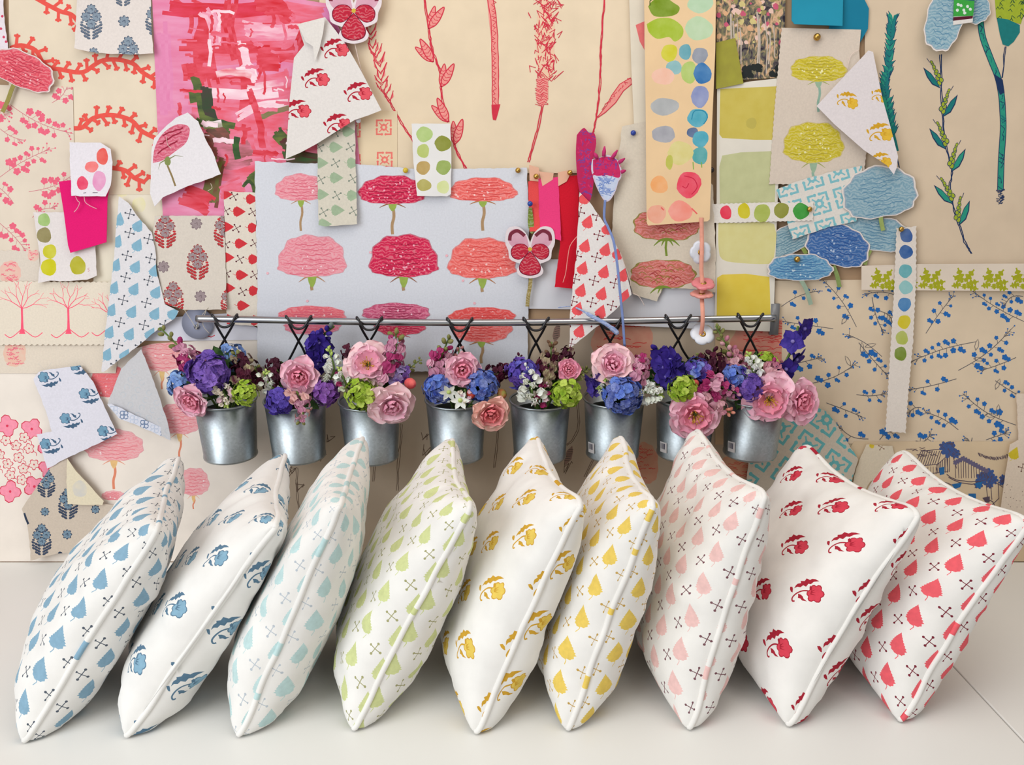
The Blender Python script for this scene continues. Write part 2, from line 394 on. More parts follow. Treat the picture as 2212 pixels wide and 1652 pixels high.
def sheet(name, label, cat, outline, off, base, prints=(), lift=(), group=None, th=.0007, step=22, parent=None, wav=.0, kind=None, hull=None, limit=260):
    """a pinned piece of paper or cloth; lift = (du, dv, metres, power) curls it away from the wall"""
    if callable(prints): prints = prints()
    xs = [p[0] for p in outline]; ys = [p[1] for p in outline]; x0, x1, y0, y1 = min(xs), max(xs), min(ys), max(ys)
    def o_(u, v):
        e = 0
        for du, dv, am, pw in lift:
            t = 0
            if du: t = (u-x0)/(x1-x0) if du > 0 else (x1-u)/(x1-x0)
            if dv:
                s_ = (v-y0)/(y1-y0) if dv > 0 else (y1-v)/(y1-y0)
                t = s_ if not du else max(0, t+s_-1)
            e += am*min(1, max(0, t))**pw
        if wav: e += wav*(1+noise.noise(V((u*.014, v*.014, off*99))))*.5
        return off+e
    if len(prints) > limit: lift = (); wav = 0       # very many prints: the sheet hangs flat
    pts, faces, rest = printed(list(outline), list(prints), base, step, limit)
    mb = MB(); n = len(mb.v); mb.v += [P(u, v, o_(u, v)) for u, v in pts]
    for f, k in faces: mb.f.append([n+q for q in f]); mb.m.append(mb.mi(k))
    for n_, (p, k) in enumerate(rest):
        p = clip(p, hull or list(outline))
        if len(p) < 3 or abs(earea(p)) < .15: continue
        if earea(p) > 0: p = p[::-1]
        mb.add([P(u, v, o_(u, v)+.0001+max(7e-7, min(2.5e-6, 6e-4/len(rest)))*n_) for u, v in p], [list(range(len(p)))], k)
    c = P((x0+x1)/2, (y0+y1)/2, off)
    o = mb.build(name, parent, None if parent else c, smooth=bool(lift))
    if not parent: tag(o, label, cat, group, kind)
    elif label: o['label'] = label
    if not rest:
        md = o.modifiers.new('thickness', 'SOLIDIFY'); md.thickness = th; md.offset = -1
        if lift: o.modifiers.new('crisp_edge', 'EDGE_SPLIT').split_angle = .9
    return o
def thread(parent, pts, off, r=.0006, key=('ink', (225, 205, 195))):
    mb = MB(); tube(mb, [P(u, v, off+(o[0] if o else 0)) for u, v, *o in smooth(pts, 5)], r, key, 5); return mb.build('thread', parent)
# ------------------------------------------------------------------ setting: pinboard wall, two white tables, floor
def box(mb, a, b, key):
    (x0, y0, z0), (x1, y1, z1) = a, b
    mb.add([(x0, y0, z0), (x1, y0, z0), (x1, y1, z0), (x0, y1, z0), (x0, y0, z1), (x1, y0, z1), (x1, y1, z1), (x0, y1, z1)],
           [(0, 3, 2, 1), (4, 5, 6, 7), (0, 1, 5, 4), (1, 2, 6, 5), (2, 3, 7, 6), (3, 0, 4, 7)], key)
b = MB(); box(b, (-2.2, 0, -.75), (2.2, .08, 1.9), ('paper', (176, 146, 116)))
tag(b.build('wall_back', smooth=False), kind='structure')
b = MB(); box(b, (-2.2, -3.2, -.80), (2.2, .0, -.75), ('paper', (150, 140, 130)))
tag(b.build('floor', smooth=False), kind='structure')
JX = G(2075, 1460).x+.004
WHITE = ('top', (236, 235, 231))
def table(x0, x1, label):
    t = empty('table', ((x0+x1)/2, -.62, -.75), label, 'table', 'white tables pushed together')
    m = MB(); box(m, (x0, -1.22, -.03), (x1, -.003, 0), WHITE); o = m.build('table_top', t, smooth=False)
    bv = o.modifiers.new('bevel', 'BEVEL'); bv.width = .0022; bv.segments = 2
    for x in (x0+.06, x1-.06):
        for y in (-1.14, -.08):
            m = MB(); box(m, (x-.025, y-.025, -.75), (x+.025, y+.025, -.03), WHITE); m.build('leg', t, smooth=False)
table(-1.45, JX-.0012, 'long white table the row of cushions stands on')
table(JX+.0012, 1.95, 'white table right of the fine joint beside the last cushion')
# ------------------------------------------------------------------ base sheets on the wall
PINK = I(232, 104, 128); PST = I(205, 120, 130); CORAL = I(230, 88, 78); BLUE = I(38, 104, 178); BST = I(92, 92, 100); NEON = I(248, 92, 122)
CLOTHW = (222, 217, 212); CRE = (226, 211, 188)
q = lambda L, k, ox=0, oy=0: [(ox+x/3.934, oy+y/3.934) for x, y in L]
RED = I(206, 52, 72); ROSE = I(232, 148, 140)
def p_mid():
    o = []
    for i, (x, y) in enumerate(((700, 985), (716, 952), (632, 1020), (648, 1050), (728, 1030), (920, 945), (925, 975), (1200, 1050), (1228, 1010))):
        for k in range(2):
            a = R.uniform(0, 6); o += seg(jit([(x+10*math.cos(a), y+10*math.sin(a)), (x+6, y-8), (x-7, y+7), (x-4, y-10)], 6), 1.4, I(104, 86, 74))
    for pts in ([(865, 915), (864, 950), (858, 1010), (857, 1060)], [(1074, 925), (1072, 960), (1066, 1010)], [(808, 985), (805, 1040)], [(640, 1010), (640, 1060), (646, 1110)], [(1246, 870), (1248, 920), (1235, 950), (1222, 962)], [(1300, 950), (1262, 1030)], [(930, 1020), (912, 1080)]):
        for d in (0, 3.5): o += ribbon(jit([(x+d, y) for x, y in smooth(pts, 5)], .9), 1.3, I(104, 86, 74))
    for x, y, a in ((1182, 683, -.5), (1212, 675, .5), (1202, 720, .2), (1190, 1020, .1), (1228, 985, .35)):
        for k in range(3): o += [(xf([(0, 18), (7, 4), (5, -10), (0, -20), (-6, -8), (-6, 6)], x, y, 1+.1*k, a), I(128+10*k, 120, 108))]
        for k in range(6): o += ribbon([xf([(-5, 12-5*k)], x, y, 1, a)[0], xf([(5, 8-5*k)], x, y, 1, a)[0]], 1.2, I(80, 74, 70))
    o += scribble(1345, 745, 132, 130, I(205, 66, 62), 46, 1.6, ('wash', (206, 138, 118), (214, 160, 135)))
    o += scribble(1392, 1010, 60, 90, I(208, 82, 70), 26, 1.4, ('wash', (205, 140, 118), (206, 160, 132)))
    o += scribble(1600, 1035, 120, 90, I(205, 96, 80), 34, 1.5, ('wash', (205, 140, 110), (206, 160, 132)))
    return o
sheet('paper_sheet', 'tan paper with dark twig sketches behind the hanging buckets', 'drawing', [(575, 690), (1700, 690), (1700, 1212.4), (575, 1212.4)], .0015, ('paper', (191, 173, 152)), p_mid, th=.0005, step=90)
def p_pinkfl():
    o = []; PK = (240, 164, 172); DK = (230, 130, 140)
    o += carnation(350, 772, 92, 84, (238, 172, 172), DK, 40, specks=3, brown=(225, 150, 120), green=(226, 190, 130))
    o += carnation(232, 832, 72, 74, (236, 112, 116), DK, 0, specks=5)
    for x, y, w, h, st in ((246, 968, 124, 66, 62), (388, 910, 96, 66, 58), (418, 1046, 66, 58, 30), (245, 1072, 50, 20, 0)):
        o += carnation(x, y, w, h, (240, 172, 176), DK, st, .6, 2, (232, 190, 130), (226, 140, 110))
    for k in range(9):
        a = k*.7+.3; x, y = 32+78*math.cos(a), 990+72*math.sin(a)
        o += lobed(x, y, 22, I(210, 60, 84), 4, .25, a)+lobed(x, y, 20, I(246, 150, 172), 4, .25, a)+dot(x, y, 3, I(225, 60, 90), n=8)
    for k in range(13):
        a = k*2.4; r = 8+46*math.sqrt(k/13); x, y = 32+r*math.cos(a), 988+r*math.sin(a)
        o += lobed(x, y, 11, I(214, 66, 90), 5, .25, a)+lobed(x, y, 9.2, I(236, 218, 206), 5, .25, a)+dot(x, y, 2, I(214, 66, 90), n=7)
        o += ribbon(smooth([(x+9, y+7), (x+15, y+9), (x+16, y+16)], 3), 1.3, I(214, 66, 90))
    return o
sheet('paper_sheet', 'cream paper with pink carnation drawings behind the first bucket, down to the table', 'drawing', [(-40, 800), (160, 788), (330, 742), (590, 726), (590, 1212.4), (-40, 1212.4)], .002, ('paper', (238, 228, 217)), p_pinkfl, th=.0005, step=90)
sheet('paper_sheet', 'cream paper with red coral sprig borders, top left', 'drawing', [(19, -60), (345, -60), (352, 420), (19, 420)], .003, ('paper', CRE),
      lambda: coral([(76, -5), (102, 10), (132, 25), (155, 32), (172, 52)], 9.5, CORAL)+coral([(22, 104), (46, 98), (76, 108), (92, 134), (108, 146), (132, 150), (163, 156), (184, 154), (204, 140), (224, 130), (256, 129), (288, 138), (306, 155), (334, 172)], 9.5, CORAL)
      + coral([(158, 277), (178, 275), (198, 257), (224, 249), (254, 250), (285, 261), (306, 283), (340, 300)], 9.5, CORAL)+coral([(240, 362), (270, 368), (290, 384), (314, 394)], 9.5, CORAL)+coral([(158, 380), (140, 372)], 8, CORAL), th=.0005, step=80)
def p_bl(lst, key, stem, r):
    o = []
    for (a, b, nb) in lst: o += branch(a, b, key, stem, nb, r*R.uniform(.85, 1.15), R.choice((-1, 1)), R.uniform(-10, 10))
    return o
sheet('paper_sheet', 'beige paper with small pink blossom sprays at the left edge', 'drawing', [(-40, 182), (157, 188), (160, 312), (158, 600), (-40, 600)], .0045, ('paper', (224, 210, 192)),
      lambda: p_bl([((22, 226), (154, 288), 12), ((0, 278), (46, 302), 4), ((-2, 384), (108, 322), 11), ((62, 414), (165, 372), 9), ((112, 222), (146, 186), 5), ((-8, 476), (55, 540), 8), ((70, 470), (116, 450), 3), ((-20, 240), (12, 250), 4), ((30, 440), (-10, 400), 4)], PINK, PST, 6.2), th=.0005, step=90, limit=400)
sheet('paper_sheet', 'pale cream paper with faint yellow blots left of the red bush cloth', 'paper', [(205, 398), (352, 400), (350, 720), (200, 720)], .0024, ('paper', (232, 222, 202)), lambda: dot(262, 412, 14, ('wash', (236, 226, 170), (232, 222, 202)))+dot(296, 410, 8, ('wash', (232, 222, 140), (232, 222, 202)))+dot(300, 442, 16, ('wash', (232, 224, 176), (232, 222, 202))), th=.0005, step=80)
sheet('paper_sheet', 'lavender white paper scrap tucked behind the left end of the rail', 'paper', [(300, 690), (500, 676), (562, 712), (556, 734), (400, 736), (300, 736)], .0036, ('paper', (216, 216, 226)), lambda: ribbon([(440, 727), (447, 725), (456, 728), (464, 724)], 2, RED), th=.0005, step=60)
def p_strip():
    o = scribble(22, 592, 46, 48, I(236, 110, 130), 26, 1.5, ('wash', (236, 176, 168), (226, 200, 180)))+scribble(72, 552, 24, 30, I(236, 110, 130), 12, 1.4, ('wash', (236, 180, 172), (226, 200, 180)))
    return o
sheet('fabric_swatch', 'beige cloth with a pink bush print above the neon pink trees', 'fabric', zig([(-40, 540), (84, 540), (88, 612), (-40, 612)], 7, 2.5, (0,)), .0055, ('cloth', (220, 208, 194)), p_strip, th=.0005, step=60)
sheet('fabric_swatch', 'cream cloth with a bush print under the neon pink trees', 'fabric', [(-40, 735), (260, 735), (250, 806), (-40, 806)], .004, ('cloth', (226, 213, 196)), lambda: scribble(32, 766, 48, 64, I(232, 106, 130), 34, 1.4, ('wash', (236, 180, 160), (228, 200, 180)))+ribbon([(82, 785), (98, 800), (112, 782)], 1, I(214, 205, 195)), th=.0005, step=70)
sheet('fabric_swatch', 'cream cloth strip with two bare neon pink trees', 'fabric', zig([(-40, 606), (244, 608), (232, 746), (-40, 746)], 6, 2.6, (0, 2)), .0085, ('cloth', (230, 218, 200)),
      lambda: tree(48, 720, 128, NEON, 3)+tree(148, 720, 126, NEON, 8)+tree(236, 716, 96, NEON, 5), th=.0006, step=50, limit=500)
def p_centre():
    o = []
    def spik(pts, n, L, w):
        p = smooth(pts, 6)
        for i in range(n):
            x, y = p[int(i*(len(p)-1)/n)]
            for sg in (-1, 1):
                e = (x+sg*L*R.uniform(.35, .75), y-L*R.uniform(.8, 1.5)); m = ((x+e[0])/2+sg*3, (y+e[1])/2+2)
                o.append(([(x, y), (m[0]+3, m[1]), e, (m[0]-3, m[1]-1)], ROSE)); o.extend(seg(jit([(x, y), m, e], 1), w, RED))
                o.extend(seg(jit([(x+2, y+3), (m[0]-3*sg, m[1]+3), e], 1), w, RED))
    spik([(797, 50), (804, 102), (819, 142), (825, 188), (847, 229)], 15, 20, 1.5)
    for d in (-1.4, 1.4): o += ribbon(jit([(x+d, y) for x, y in smooth([(830, 200), (847, 229), (868, 267), (888, 297), (900, 318)], 6)], .9), 2.0, RED)
    for st in ([(916, -10), (926, 61), (934, 109), (952, 158), (954, 203), (969, 264)], [(978, 300), (986, 325), (1006, 364)]):
        for d in (-1.8, 0, 1.8): o += ribbon(jit([(x+d, y) for x, y in smooth(st, 7)], 1.1), 1.8, RED)
    for x, y, a in ((926, 62, .42), (936, 134, -.72), (953, 188, .30), (968, 264, -.62), (982, 312, .10)):
        for da, L in ((-.16, 46), (.2, 52)):
            T = lambda pts: xf(pts, x, y, L, a+da)
            f = smooth([(0, 0), (.15, -.3), (.14, -.7), (0, -1.1), (-.13, -.7), (-.14, -.3), (0, 0)], 5)
            o.append((T(f), ROSE)); o += [(T(p), RED) for p, _ in ribbon(f, .045, RED)]
            for k in range(5): o += [(xf(pp, x, y, 1, 0), RED) for pp in []]+ribbon(jit(T([(-.12, -.2-.15*k), (0, -.12-.16*k), (.12, -.22-.15*k)]), .8), 1.4, RED)
    o.append(([(1051, -10), (1064, -10), (1073, 51), (1077, 152), (1077, 238), (1064, 238), (1062, 152), (1061, 90)], ROSE))
    for pts in ([(1051, -10), (1061, 51), (1063, 152), (1064, 236)], [(1064, -10), (1073, 51), (1077, 152), (1076, 236)]): o += ribbon(jit(smooth(pts, 7), .7), 1.9, RED)
    for k in range(22): o += seg(jit([(1062+k*.2, k*11), (1071, k*11+5), (1065, k*11+9)], 2), 1.3, RED)
    o += [(jit([(1060, 228), (1080, 226), (1076, 242), (1072, 260), (1064, 260), (1062, 244)], 2), RED)]
    o.append((dome(1178, 90, 40, 180, .5), ('wash', (232, 190, 164), (228, 200, 168))))
    for k in range(105):
        y = R.uniform(-5, 172); x = 1180+R.gauss(0, 13)-(y-60)*.03; o += seg(jit([(x, y), (x+R.uniform(-16, 16), y-R.uniform(2, 16)), (x+R.uniform(-9, 9), y+6)], 3), 1.5, RED)
    o.append(([(1160, 168), (1184, 168), (1184, 215), (1172, 232), (1158, 215)], ROSE))
    for k in range(12): o += seg(jit([(1158, 170+k*5), (1166, 174+k*5), (1174, 168+k*5), (1183, 173+k*5)], 2), 1.4, RED)
    for d in (-2, 1.5): o += ribbon(jit([(x+d, y) for x, y in smooth([(1172, 228), (1163, 274), (1150, 320), (1142, 350)], 6)], .8), 2.2, RED)
    for d in (-1.2, 0, 1.2): o += ribbon(jit([(x+d, y) for x, y in smooth([(1306, -8), (1298, 102), (1296, 178), (1288, 254), (1280, 292)], 9)], 1.3), 1.8, RED)
    f = [(1291, 254), (1310, 228), (1322, 206), (1338, 182), (1362, 168), (1367, 180), (1346, 196), (1330, 222), (1308, 242)]
    o.append((f, ROSE)); o += ribbon(jit(f+[f[0]], .8), 1.8, RED)
    for k in range(9): o += seg(jit([(1300+7*k, 236-8*k), (1308+6*k, 232-8*k), (1306+7*k, 226-7*k)], 3), 1.4, RED)
    return o
sheet('paper_sheet', 'large cream paper with red embroidered plant stems, top middle', 'drawing', [(690, -60), (1400, -60), (1400, 374), (690, 374)], .003, ('paper', (227, 208, 180)), p_centre, th=.0005, step=70, limit=40)
TEAL = I(28, 118, 118); NAVY = I(30, 52, 92); LIME = I(156, 172, 48); JADE = I(44, 146, 124)
def p_right():
    o = []; p = smooth([(1929, 41), (1924, 76), (1919, 152), (1911, 191), (1919, 241), (1925, 280), (1934, 318), (1946, 385)], 7)
    o += ribbon(p[:-6], 12, TEAL); o += ribbon(jit(p[-14:], 1), 2.5, NAVY)
    for i, (x, y) in enumerate(p[:-12]):
        for sg in (-1, 1):
            e = (x+sg*R.uniform(9, 15), y-R.uniform(10, 24)); o.append(([(x-sg, y+5), (x+sg*8, y-3), e, (x+sg*2, y-8)], TEAL if R.random() < .7 else JADE)); o += ribbon([(x, y+3), (x+sg*7, y-3), e], 1.2, NAVY)
    st = smooth([(2032, 118), (2033, 188), (2036, 241), (2041, 305), (2056, 366), (2051, 407), (2056, 433), (2069, 476), (2084, 522), (2099, 547)], 6)
    for d in (-1.3, 1.3): o += ribbon(jit([(x+d, y) for x, y in st], 1.2), 2.0, NAVY)
    for x, y, a, sg in ((2031, 190, -.50, 1), (2037, 252, .40, -1), (2043, 322, -.48, 1), (2056, 370, .36, -1), (2058, 440, -.60, 1), (2072, 486, .22, -1)):
        T = lambda pts: xf(pts, x, y, 54, a, sg)
        o.append((T([(0, .02), (-.22, -.28), (-.26, -.65), (-.2, -1.05), (-.04, -.7), (.02, -.3)]), NAVY)); o.append((T([(0, -.04), (-.18, -.3), (-.22, -.65), (-.18, -.95), (-.06, -.68), (0, -.3)]), TEAL if x % 2 else JADE))
        for k in range(5):
            for c in (0, 1):
                bx, by = T([(.07+.12*c+.03*k-.03*k*c, -.2-.2*k-.07*c)])[0]; o += dot(bx, by, 5.2-.5*k, NAVY, 6.6-.5*k, 10, .05, a)+dot(bx, by, 3.9-.4*k, LIME, 5.2-.4*k, 9, .05, a)
        o += ribbon(T([(.12, -1.1), (.10, -1.3)]), 1.2, NAVY)
    p3 = smooth([(2117, 25), (2122, 76), (2140, 127), (2155, 165), (2163, 203), (2166, 241), (2167, 280), (2163, 345), (2161, 410)], 7)
    o += ribbon(p3, 14, NAVY)+ribbon(p3, 11, JADE)
    for k in range(40):
        x, y = R.choice(p3); o += seg(jit([(x-3, y-6), (x+3, y), (x, y+7)], 3), 1.3, TEAL if k % 2 else NAVY)
    o.append(([(2148, 160), (2166, 172), (2170, 200), (2160, 205), (2153, 185)], NAVY))
    for k in range(8): o += seg(jit([(2154, 408+k*4), (2162, 412+k*4), (2168, 407+k*4), (2159, 414+k*4)], 3), 1.4, NAVY)
    o.append(([(2147, -30), (2226, -30), (2212, 30), (2205, 52), (2180, 46), (2152, 38)], LIME)); o.append(([(2153, 38), (2178, 42), (2203, 54), (2203, 70), (2190, 90), (2178, 100), (2166, 96), (2160, 75)], TEAL))
    for k in range(26): x, y = R.uniform(2150, 2210), R.uniform(-10, 46); o += seg(jit([(x, y), (x+3, y-7), (x+7, y-1)], 2), 1.3, I(32, 74, 52))
    for d in (-1, 1): o += seg(jit([(2172+d, 100), (2169+d, 120), (2168+d, 142), (2165+d, 168)], 1.4), 1.6, NAVY)
    return o
sheet('paper_sheet', 'large tan paper with teal and lime embroidered seed stems, top right', 'drawing', [(1868, -60), (2260, -60), (2260, 604), (1868, 604)], .0031, ('paper', (213, 193, 168)), p_right, th=.0005, step=80, limit=40)
def p_blue():
    L = [((1688, 662), (1770, 628), 6), ((1850, 706), (1775, 602), 9), ((1800, 710), (1690, 694), 9), ((1950, 645), (1870, 635), 5), ((2000, 720), (2060, 638), 8), ((2225, 700), (2100, 628), 14), ((1905, 770), (1830, 722), 1), ((1700, 790), (1775, 772), 6), ((1740, 830), (1848, 786), 8), ((2108, 738), (1970, 780), 14), ((2070, 800), (2185, 710), 12), ((2195, 772), (2120, 800), 7), ((1785, 870), (1862, 900), 6), ((1850, 852), (1912, 850), 6), ((2066, 818), (1962, 842), 6), ((2195, 918), (2080, 850), 12), ((2070, 928), (1998, 890), 8), ((1876, 948), (1812, 920), 3), ((2150, 822), (2212, 860), 7), ((1900, 950), (1935, 930), 5), ((1978, 952), (2010, 936), 6), ((2130, 950), (2175, 935), 6), ((1884, 642), (1910, 720), 8), ((1855, 740), (1918, 812), 8), ((2210, 640), (2170, 660), 5), ((1990, 880), (1965, 890), 4), ((2100, 945), (2090, 947), 2), ((1902, 672), (1930, 700), 9)]
    o = p_bl([(a, b, max(1, int(n*.8))) for a, b, n in L], BLUE, BST, 5.0)
    for x, y, a in ((1862, 752, 0), (1880, 746, 1.3), (1832, 780, -.5), (1825, 690, .6), (2110, 745, .2), (2115, 776, 1.7), (2156, 886, .1), (2140, 897, 1.6), (2155, 830, .4)):
        f = xf([(0, 12), (4, 3), (3, -7), (0, -13), (-3, -6), (-4, 4), (0, 12)], x, y, 1, a); o += ribbon(f, .9, BST)
    return o
sheet('paper_sheet', 'tan paper with blue blossom sprays at the right', 'drawing', [(1674, 606), (2260, 600), (2260, 955), (1945, 956), (1850, 958), (1674, 958)], .0023, ('paper', (219, 200, 174)), p_blue, th=.0005, step=90, limit=40, hull=[(1674, 606), (2260, 600), (2260, 957), (1674, 957)])
INK = I(92, 78, 92); BL2 = I(44, 108, 168)
def p_house():
    o = []; sg = lambda pts, w=1.5: o.extend(seg(jit(pts, .8), w, INK))
    sg([(1975, 1006), (1990, 975), (2038, 970), (2046, 985), (2025, 1003), (1975, 1008)]); sg([(2025, 1003), (2022, 1020)]); sg([(1976, 1008), (1980, 1025), (2022, 1022), (2048, 1018), (2046, 985)])
    for k in range(9): sg([(1982+5.4*k, 1006-.5*k), (1994+5*k, 974)])
    for k in range(7): sg([(2024+4*k, 1002-2.4*k), (2025+3.6*k, 1020)])
    for k in range(8): sg([(1980+6*k, 1008), (1980+6*k, 1024)], 1)
    o.append(([(2029, 1010), (2040, 1008), (2040, 1024), (2030, 1026)], BL2)); o.append(([(1976, 1012), (1986, 1012), (1987, 1026), (1977, 1024)], BL2))
    for x, y, r in ((2050, 972, 16), (2040, 965, 11), (2064, 980, 10), (2054, 962, 9), (2122, 1034, 14), (2136, 1024, 12), (2146, 1036, 10), (2138, 1046, 8), (2168, 1034, 9), (2164, 1042, 6), (2114, 1046, 9)):
        o.extend(lobed(x, y, r, I(66, 92, 150), 7, .25, R.uniform(0, 3)))
        for k in range(5): sg([(x+R.uniform(-r, r), y+R.uniform(-r, r)), (x+R.uniform(-r, r), y+R.uniform(-r, r))], 1.1)
    for pts in ([(2052, 985), (2050, 1018)], [(2058, 985), (2066, 1012)], [(2130, 1046), (2134, 1085)], [(2140, 1046), (2142, 1078)], [(2156, 1040), (2158, 1076), (2140, 1094)], [(2150, 1042), (2176, 1058)]): sg(pts)
    for k in range(13):
        x = 2064+k*5.6; y = 994+3*abs(k-3); sg([(x, y), (x+1, 1032)], 1.2); o.extend(lobed(x, y-4, 5, I(104, 98, 128), 5, .25))
    for pts in ([(2046, 1024), (2060, 1034), (2090, 1040), (2118, 1040)], [(2050, 1030), (2072, 1042), (2100, 1045), (2120, 1044)], [(1990, 1044), (2040, 1042), (2062, 1050)], [(2000, 1060), (2050, 1068), (2070, 1086), (2080, 1100)], [(2030, 1070), (2060, 1060), (2080, 1078)], [(2112, 1096), (2140, 1080), (2150, 1100)], [(2080, 1095), (2120, 1098)], [(2010, 1036), (2008, 1052)], [(2034, 1040), (2035, 1066)]): sg(smooth(pts, 4), 1.7)
    for k in range(26): t = k/25; x = 2113+66*t; y = 981+8*math.sin(t*3.14)+2*t; sg([(x, y-3), (x+3, y+3)], 1.4)
    o.append(([(2056, 1046), (2078, 1042), (2074, 1052), (2062, 1056)], BL2)); o.append(([(2092, 1066), (2108, 1066), (2109, 1096), (2093, 1097)], BL2)); o.append(([(2136, 1108), (2160, 1104), (2158, 1116), (2142, 1118)], BL2))
    o.append(([(2106, 1044), (2122, 1040), (2118, 1056), (2110, 1052)], BL2)); o.append(([(2122, 1075), (2138, 1072), (2138, 1084), (2130, 1086)], INK))
    for k in range(14): x, y = R.uniform(1950, 2030), R.uniform(962, 985); sg([(x, y), (x+6, y+R.uniform(-3, 3)), (x+12, y)], 1.1)
    return o
sheet('paper_sheet', 'tan paper with an ink drawing of a shed, trees and a wheelbarrow', 'drawing', [(1845, 953), (2260, 953), (2260, 1212.4), (1690, 1212.4)], .0031, ('paper', (218, 196, 164)), p_house, th=.0005, step=80, limit=40)
sheet('paper_sheet', 'white paper behind the pinned viola and the coral leaf cloth', 'paper', [(1100, 560), (1546, 560), (1546, 712), (1300, 700), (1240, 668), (1100, 666)], .0048, ('paper', (214, 215, 221)), (), th=.0005, step=60, lift=[(0, 1, .004, 1)])
sheet('paper_sheet', 'cream paper with a coral red scribbled bloom behind the last bucket', 'drawing', [(1545, 690), (1690, 690), (1685, 960), (1545, 960)], .0029, ('paper', (206, 176, 142)), lambda: scribble(1660, 745, 160, 110, I(206, 76, 72), 50, 1.6, ('wash', (214, 132, 116), (206, 150, 130))), th=.0005, step=60, hull=[(1545, 690), (1688, 690), (1685, 960), (1545, 960)])
sheet('paper_sheet', 'plain cream paper below the shed drawing at the right edge', 'paper', [(1640, 900), (1900, 900), (1900, 1212.4), (1640, 1212.4)], .0012, ('paper', (214, 196, 166)), (), th=.0004, step=80)
# ------------------------------------------------------------------ abstract painting
def p_paint():
    o = []
    def br(pts, w, a, c):
        ps = [(x+R.uniform(-2, 2), y+R.uniform(-2, 2)) for x, y in smooth(pts, 3)]; n = max(1, int(w/6.5))
        for k in range(n):                           # bristle tracks side by side, each a little shorter or longer
            f = (k+.5)/n-.5; dx, dy = ps[-1][0]-ps[0][0], ps[-1][1]-ps[0][1]; d = math.hypot(dx, dy) or 1; e0, e1 = R.uniform(-.12, .10), R.uniform(-.10, .14)
            q_ = [(x-dy/d*f*w+(dx*e0 if i == 0 else dx*e1 if i == len(ps)-1 else 0), y+dx/d*f*w+(dy*e0 if i == 0 else dy*e1 if i == len(ps)-1 else 0)) for i, (x, y) in enumerate(ps)]
            o.extend(seg(q_, w/n*R.uniform(.95, 1.5), ('brush', a, c) if R.random() < .8 else ('brush', c, a)))
    r1, r2, pk, lp, gr, g2, wh = (206, 28, 44), (226, 84, 104), (230, 130, 158), (240, 186, 202), (44, 66, 36), (104, 118, 52), (246, 226, 232)
    br([(440, 80), (620, 70), (740, 90)], 130, r2, pk); br([(420, 230), (560, 240), (640, 220)], 150, r2, pk); br([(460, 330), (560, 340), (700, 330)], 110, pk, r2)
    br([(400, 12), (450, 30), (440, 95), (450, 180)], 46, r1, r2); br([(370, 18), (480, 24), (600, 14)], 30, r1, (220, 60, 90)); br([(396, 96), (480, 104), (560, 100)], 24, r1, r2); br([(500, 0), (490, 60), (505, 112)], 30, r1, r2)
    br([(560, 10), (600, 12), (620, 40)], 30, r1, r2); br([(520, 60), (600, 70), (680, 64)], 34, lp, pk); br([(600, 120), (640, 110), (660, 60)], 26, r1, r2); br([(410, 140), (415, 170)], 36, r1, r2)
    br([(520, 110), (530, 160), (525, 250)], 22, r1, r2); br([(560, 130), (600, 128)], 50, r2, r1); br([(440, 30), (460, 40), (466, 100)], 26, lp, pk); br([(520, 95), (530, 120), (535, 140)], 16, wh, lp)
    br([(515, 150), (540, 150), (548, 168)], 20, wh, lp); br([(470, 160), (500, 156), (540, 162)], 12, wh, r2); br([(460, 200), (520, 206), (580, 200)], 18, lp, wh); br([(520, 250), (560, 230), (612, 226)], 20, wh, lp); br([(530, 190), (600, 180)], 14, wh, pk)
    br([(420, 160), (430, 200), (440, 250)], 16, gr, g2); br([(446, 190), (450, 230), (462, 262)], 22, gr, (70, 50, 50)); br([(412, 195), (418, 220)], 14, g2, gr); br([(430, 255), (462, 268), (500, 278)], 26, gr, g2); br([(450, 285), (470, 300), (480, 340)], 50, (96, 66, 52), (140, 80, 70))
    br([(470, 330), (500, 340), (540, 330)], 54, (150, 84, 84), pk); br([(510, 300), (512, 335)], 10, (60, 110, 40), gr); br([(440, 270), (470, 268)], 12, wh, g2); br([(560, 255), (600, 240), (630, 232)], 9, g2, (150, 120, 100)); br([(600, 285), (610, 300), (650, 330)], 26, gr, g2); br([(620, 300), (640, 345), (690, 350)], 44, (58, 96, 46), (90, 40, 40))
    br([(560, 280), (570, 320), (600, 345)], 30, r2, pk); br([(540, 200), (560, 260), (566, 310)], 14, r1, r2); br([(535, 390), (548, 380), (560, 410)], 34, gr, g2); br([(470, 350), (460, 400), (455, 440)], 34, (120, 60, 54), g2); br([(400, 420), (430, 430), (450, 445)], 46, r1, r2); br([(480, 420), (520, 400)], 40, pk, r2)
    br([(345, 60), (350, 150), (352, 230)], 44, (220, 124, 168), (226, 140, 180)); br([(710, 20), (726, 60), (742, 100)], 34, (216, 120, 176), (224, 140, 186))
    for k in range(60):
        x, y = R.uniform(380, 690), R.uniform(20, 345); v = R.random() < .4; L = R.uniform(14, 60)
        br([(x, y), (x+(3 if v else L*.5), y+(L*.5 if v else 1)), (x+(0 if v else L), y+(L if v else 2))], R.uniform(2, 7), *R.choice(((r1, r2), (lp, wh), (pk, r2), (r1, r2), (r2, pk), (r2, r1))))
    return o
sheet('painting', 'abstract pink and red brushwork painting with dark green strokes', 'painting', [(327, -40), (600, -10), (707, 8), (752, 100), (790, 480), (352, 467), (340, 270)], .0062, ('brush', (222, 122, 160), (228, 146, 180)), p_paint, th=.0008, step=60, limit=9000, hull=[(327, -40), (600, -10), (707, 8), (752, 100), (790, 480), (352, 467), (340, 270)])
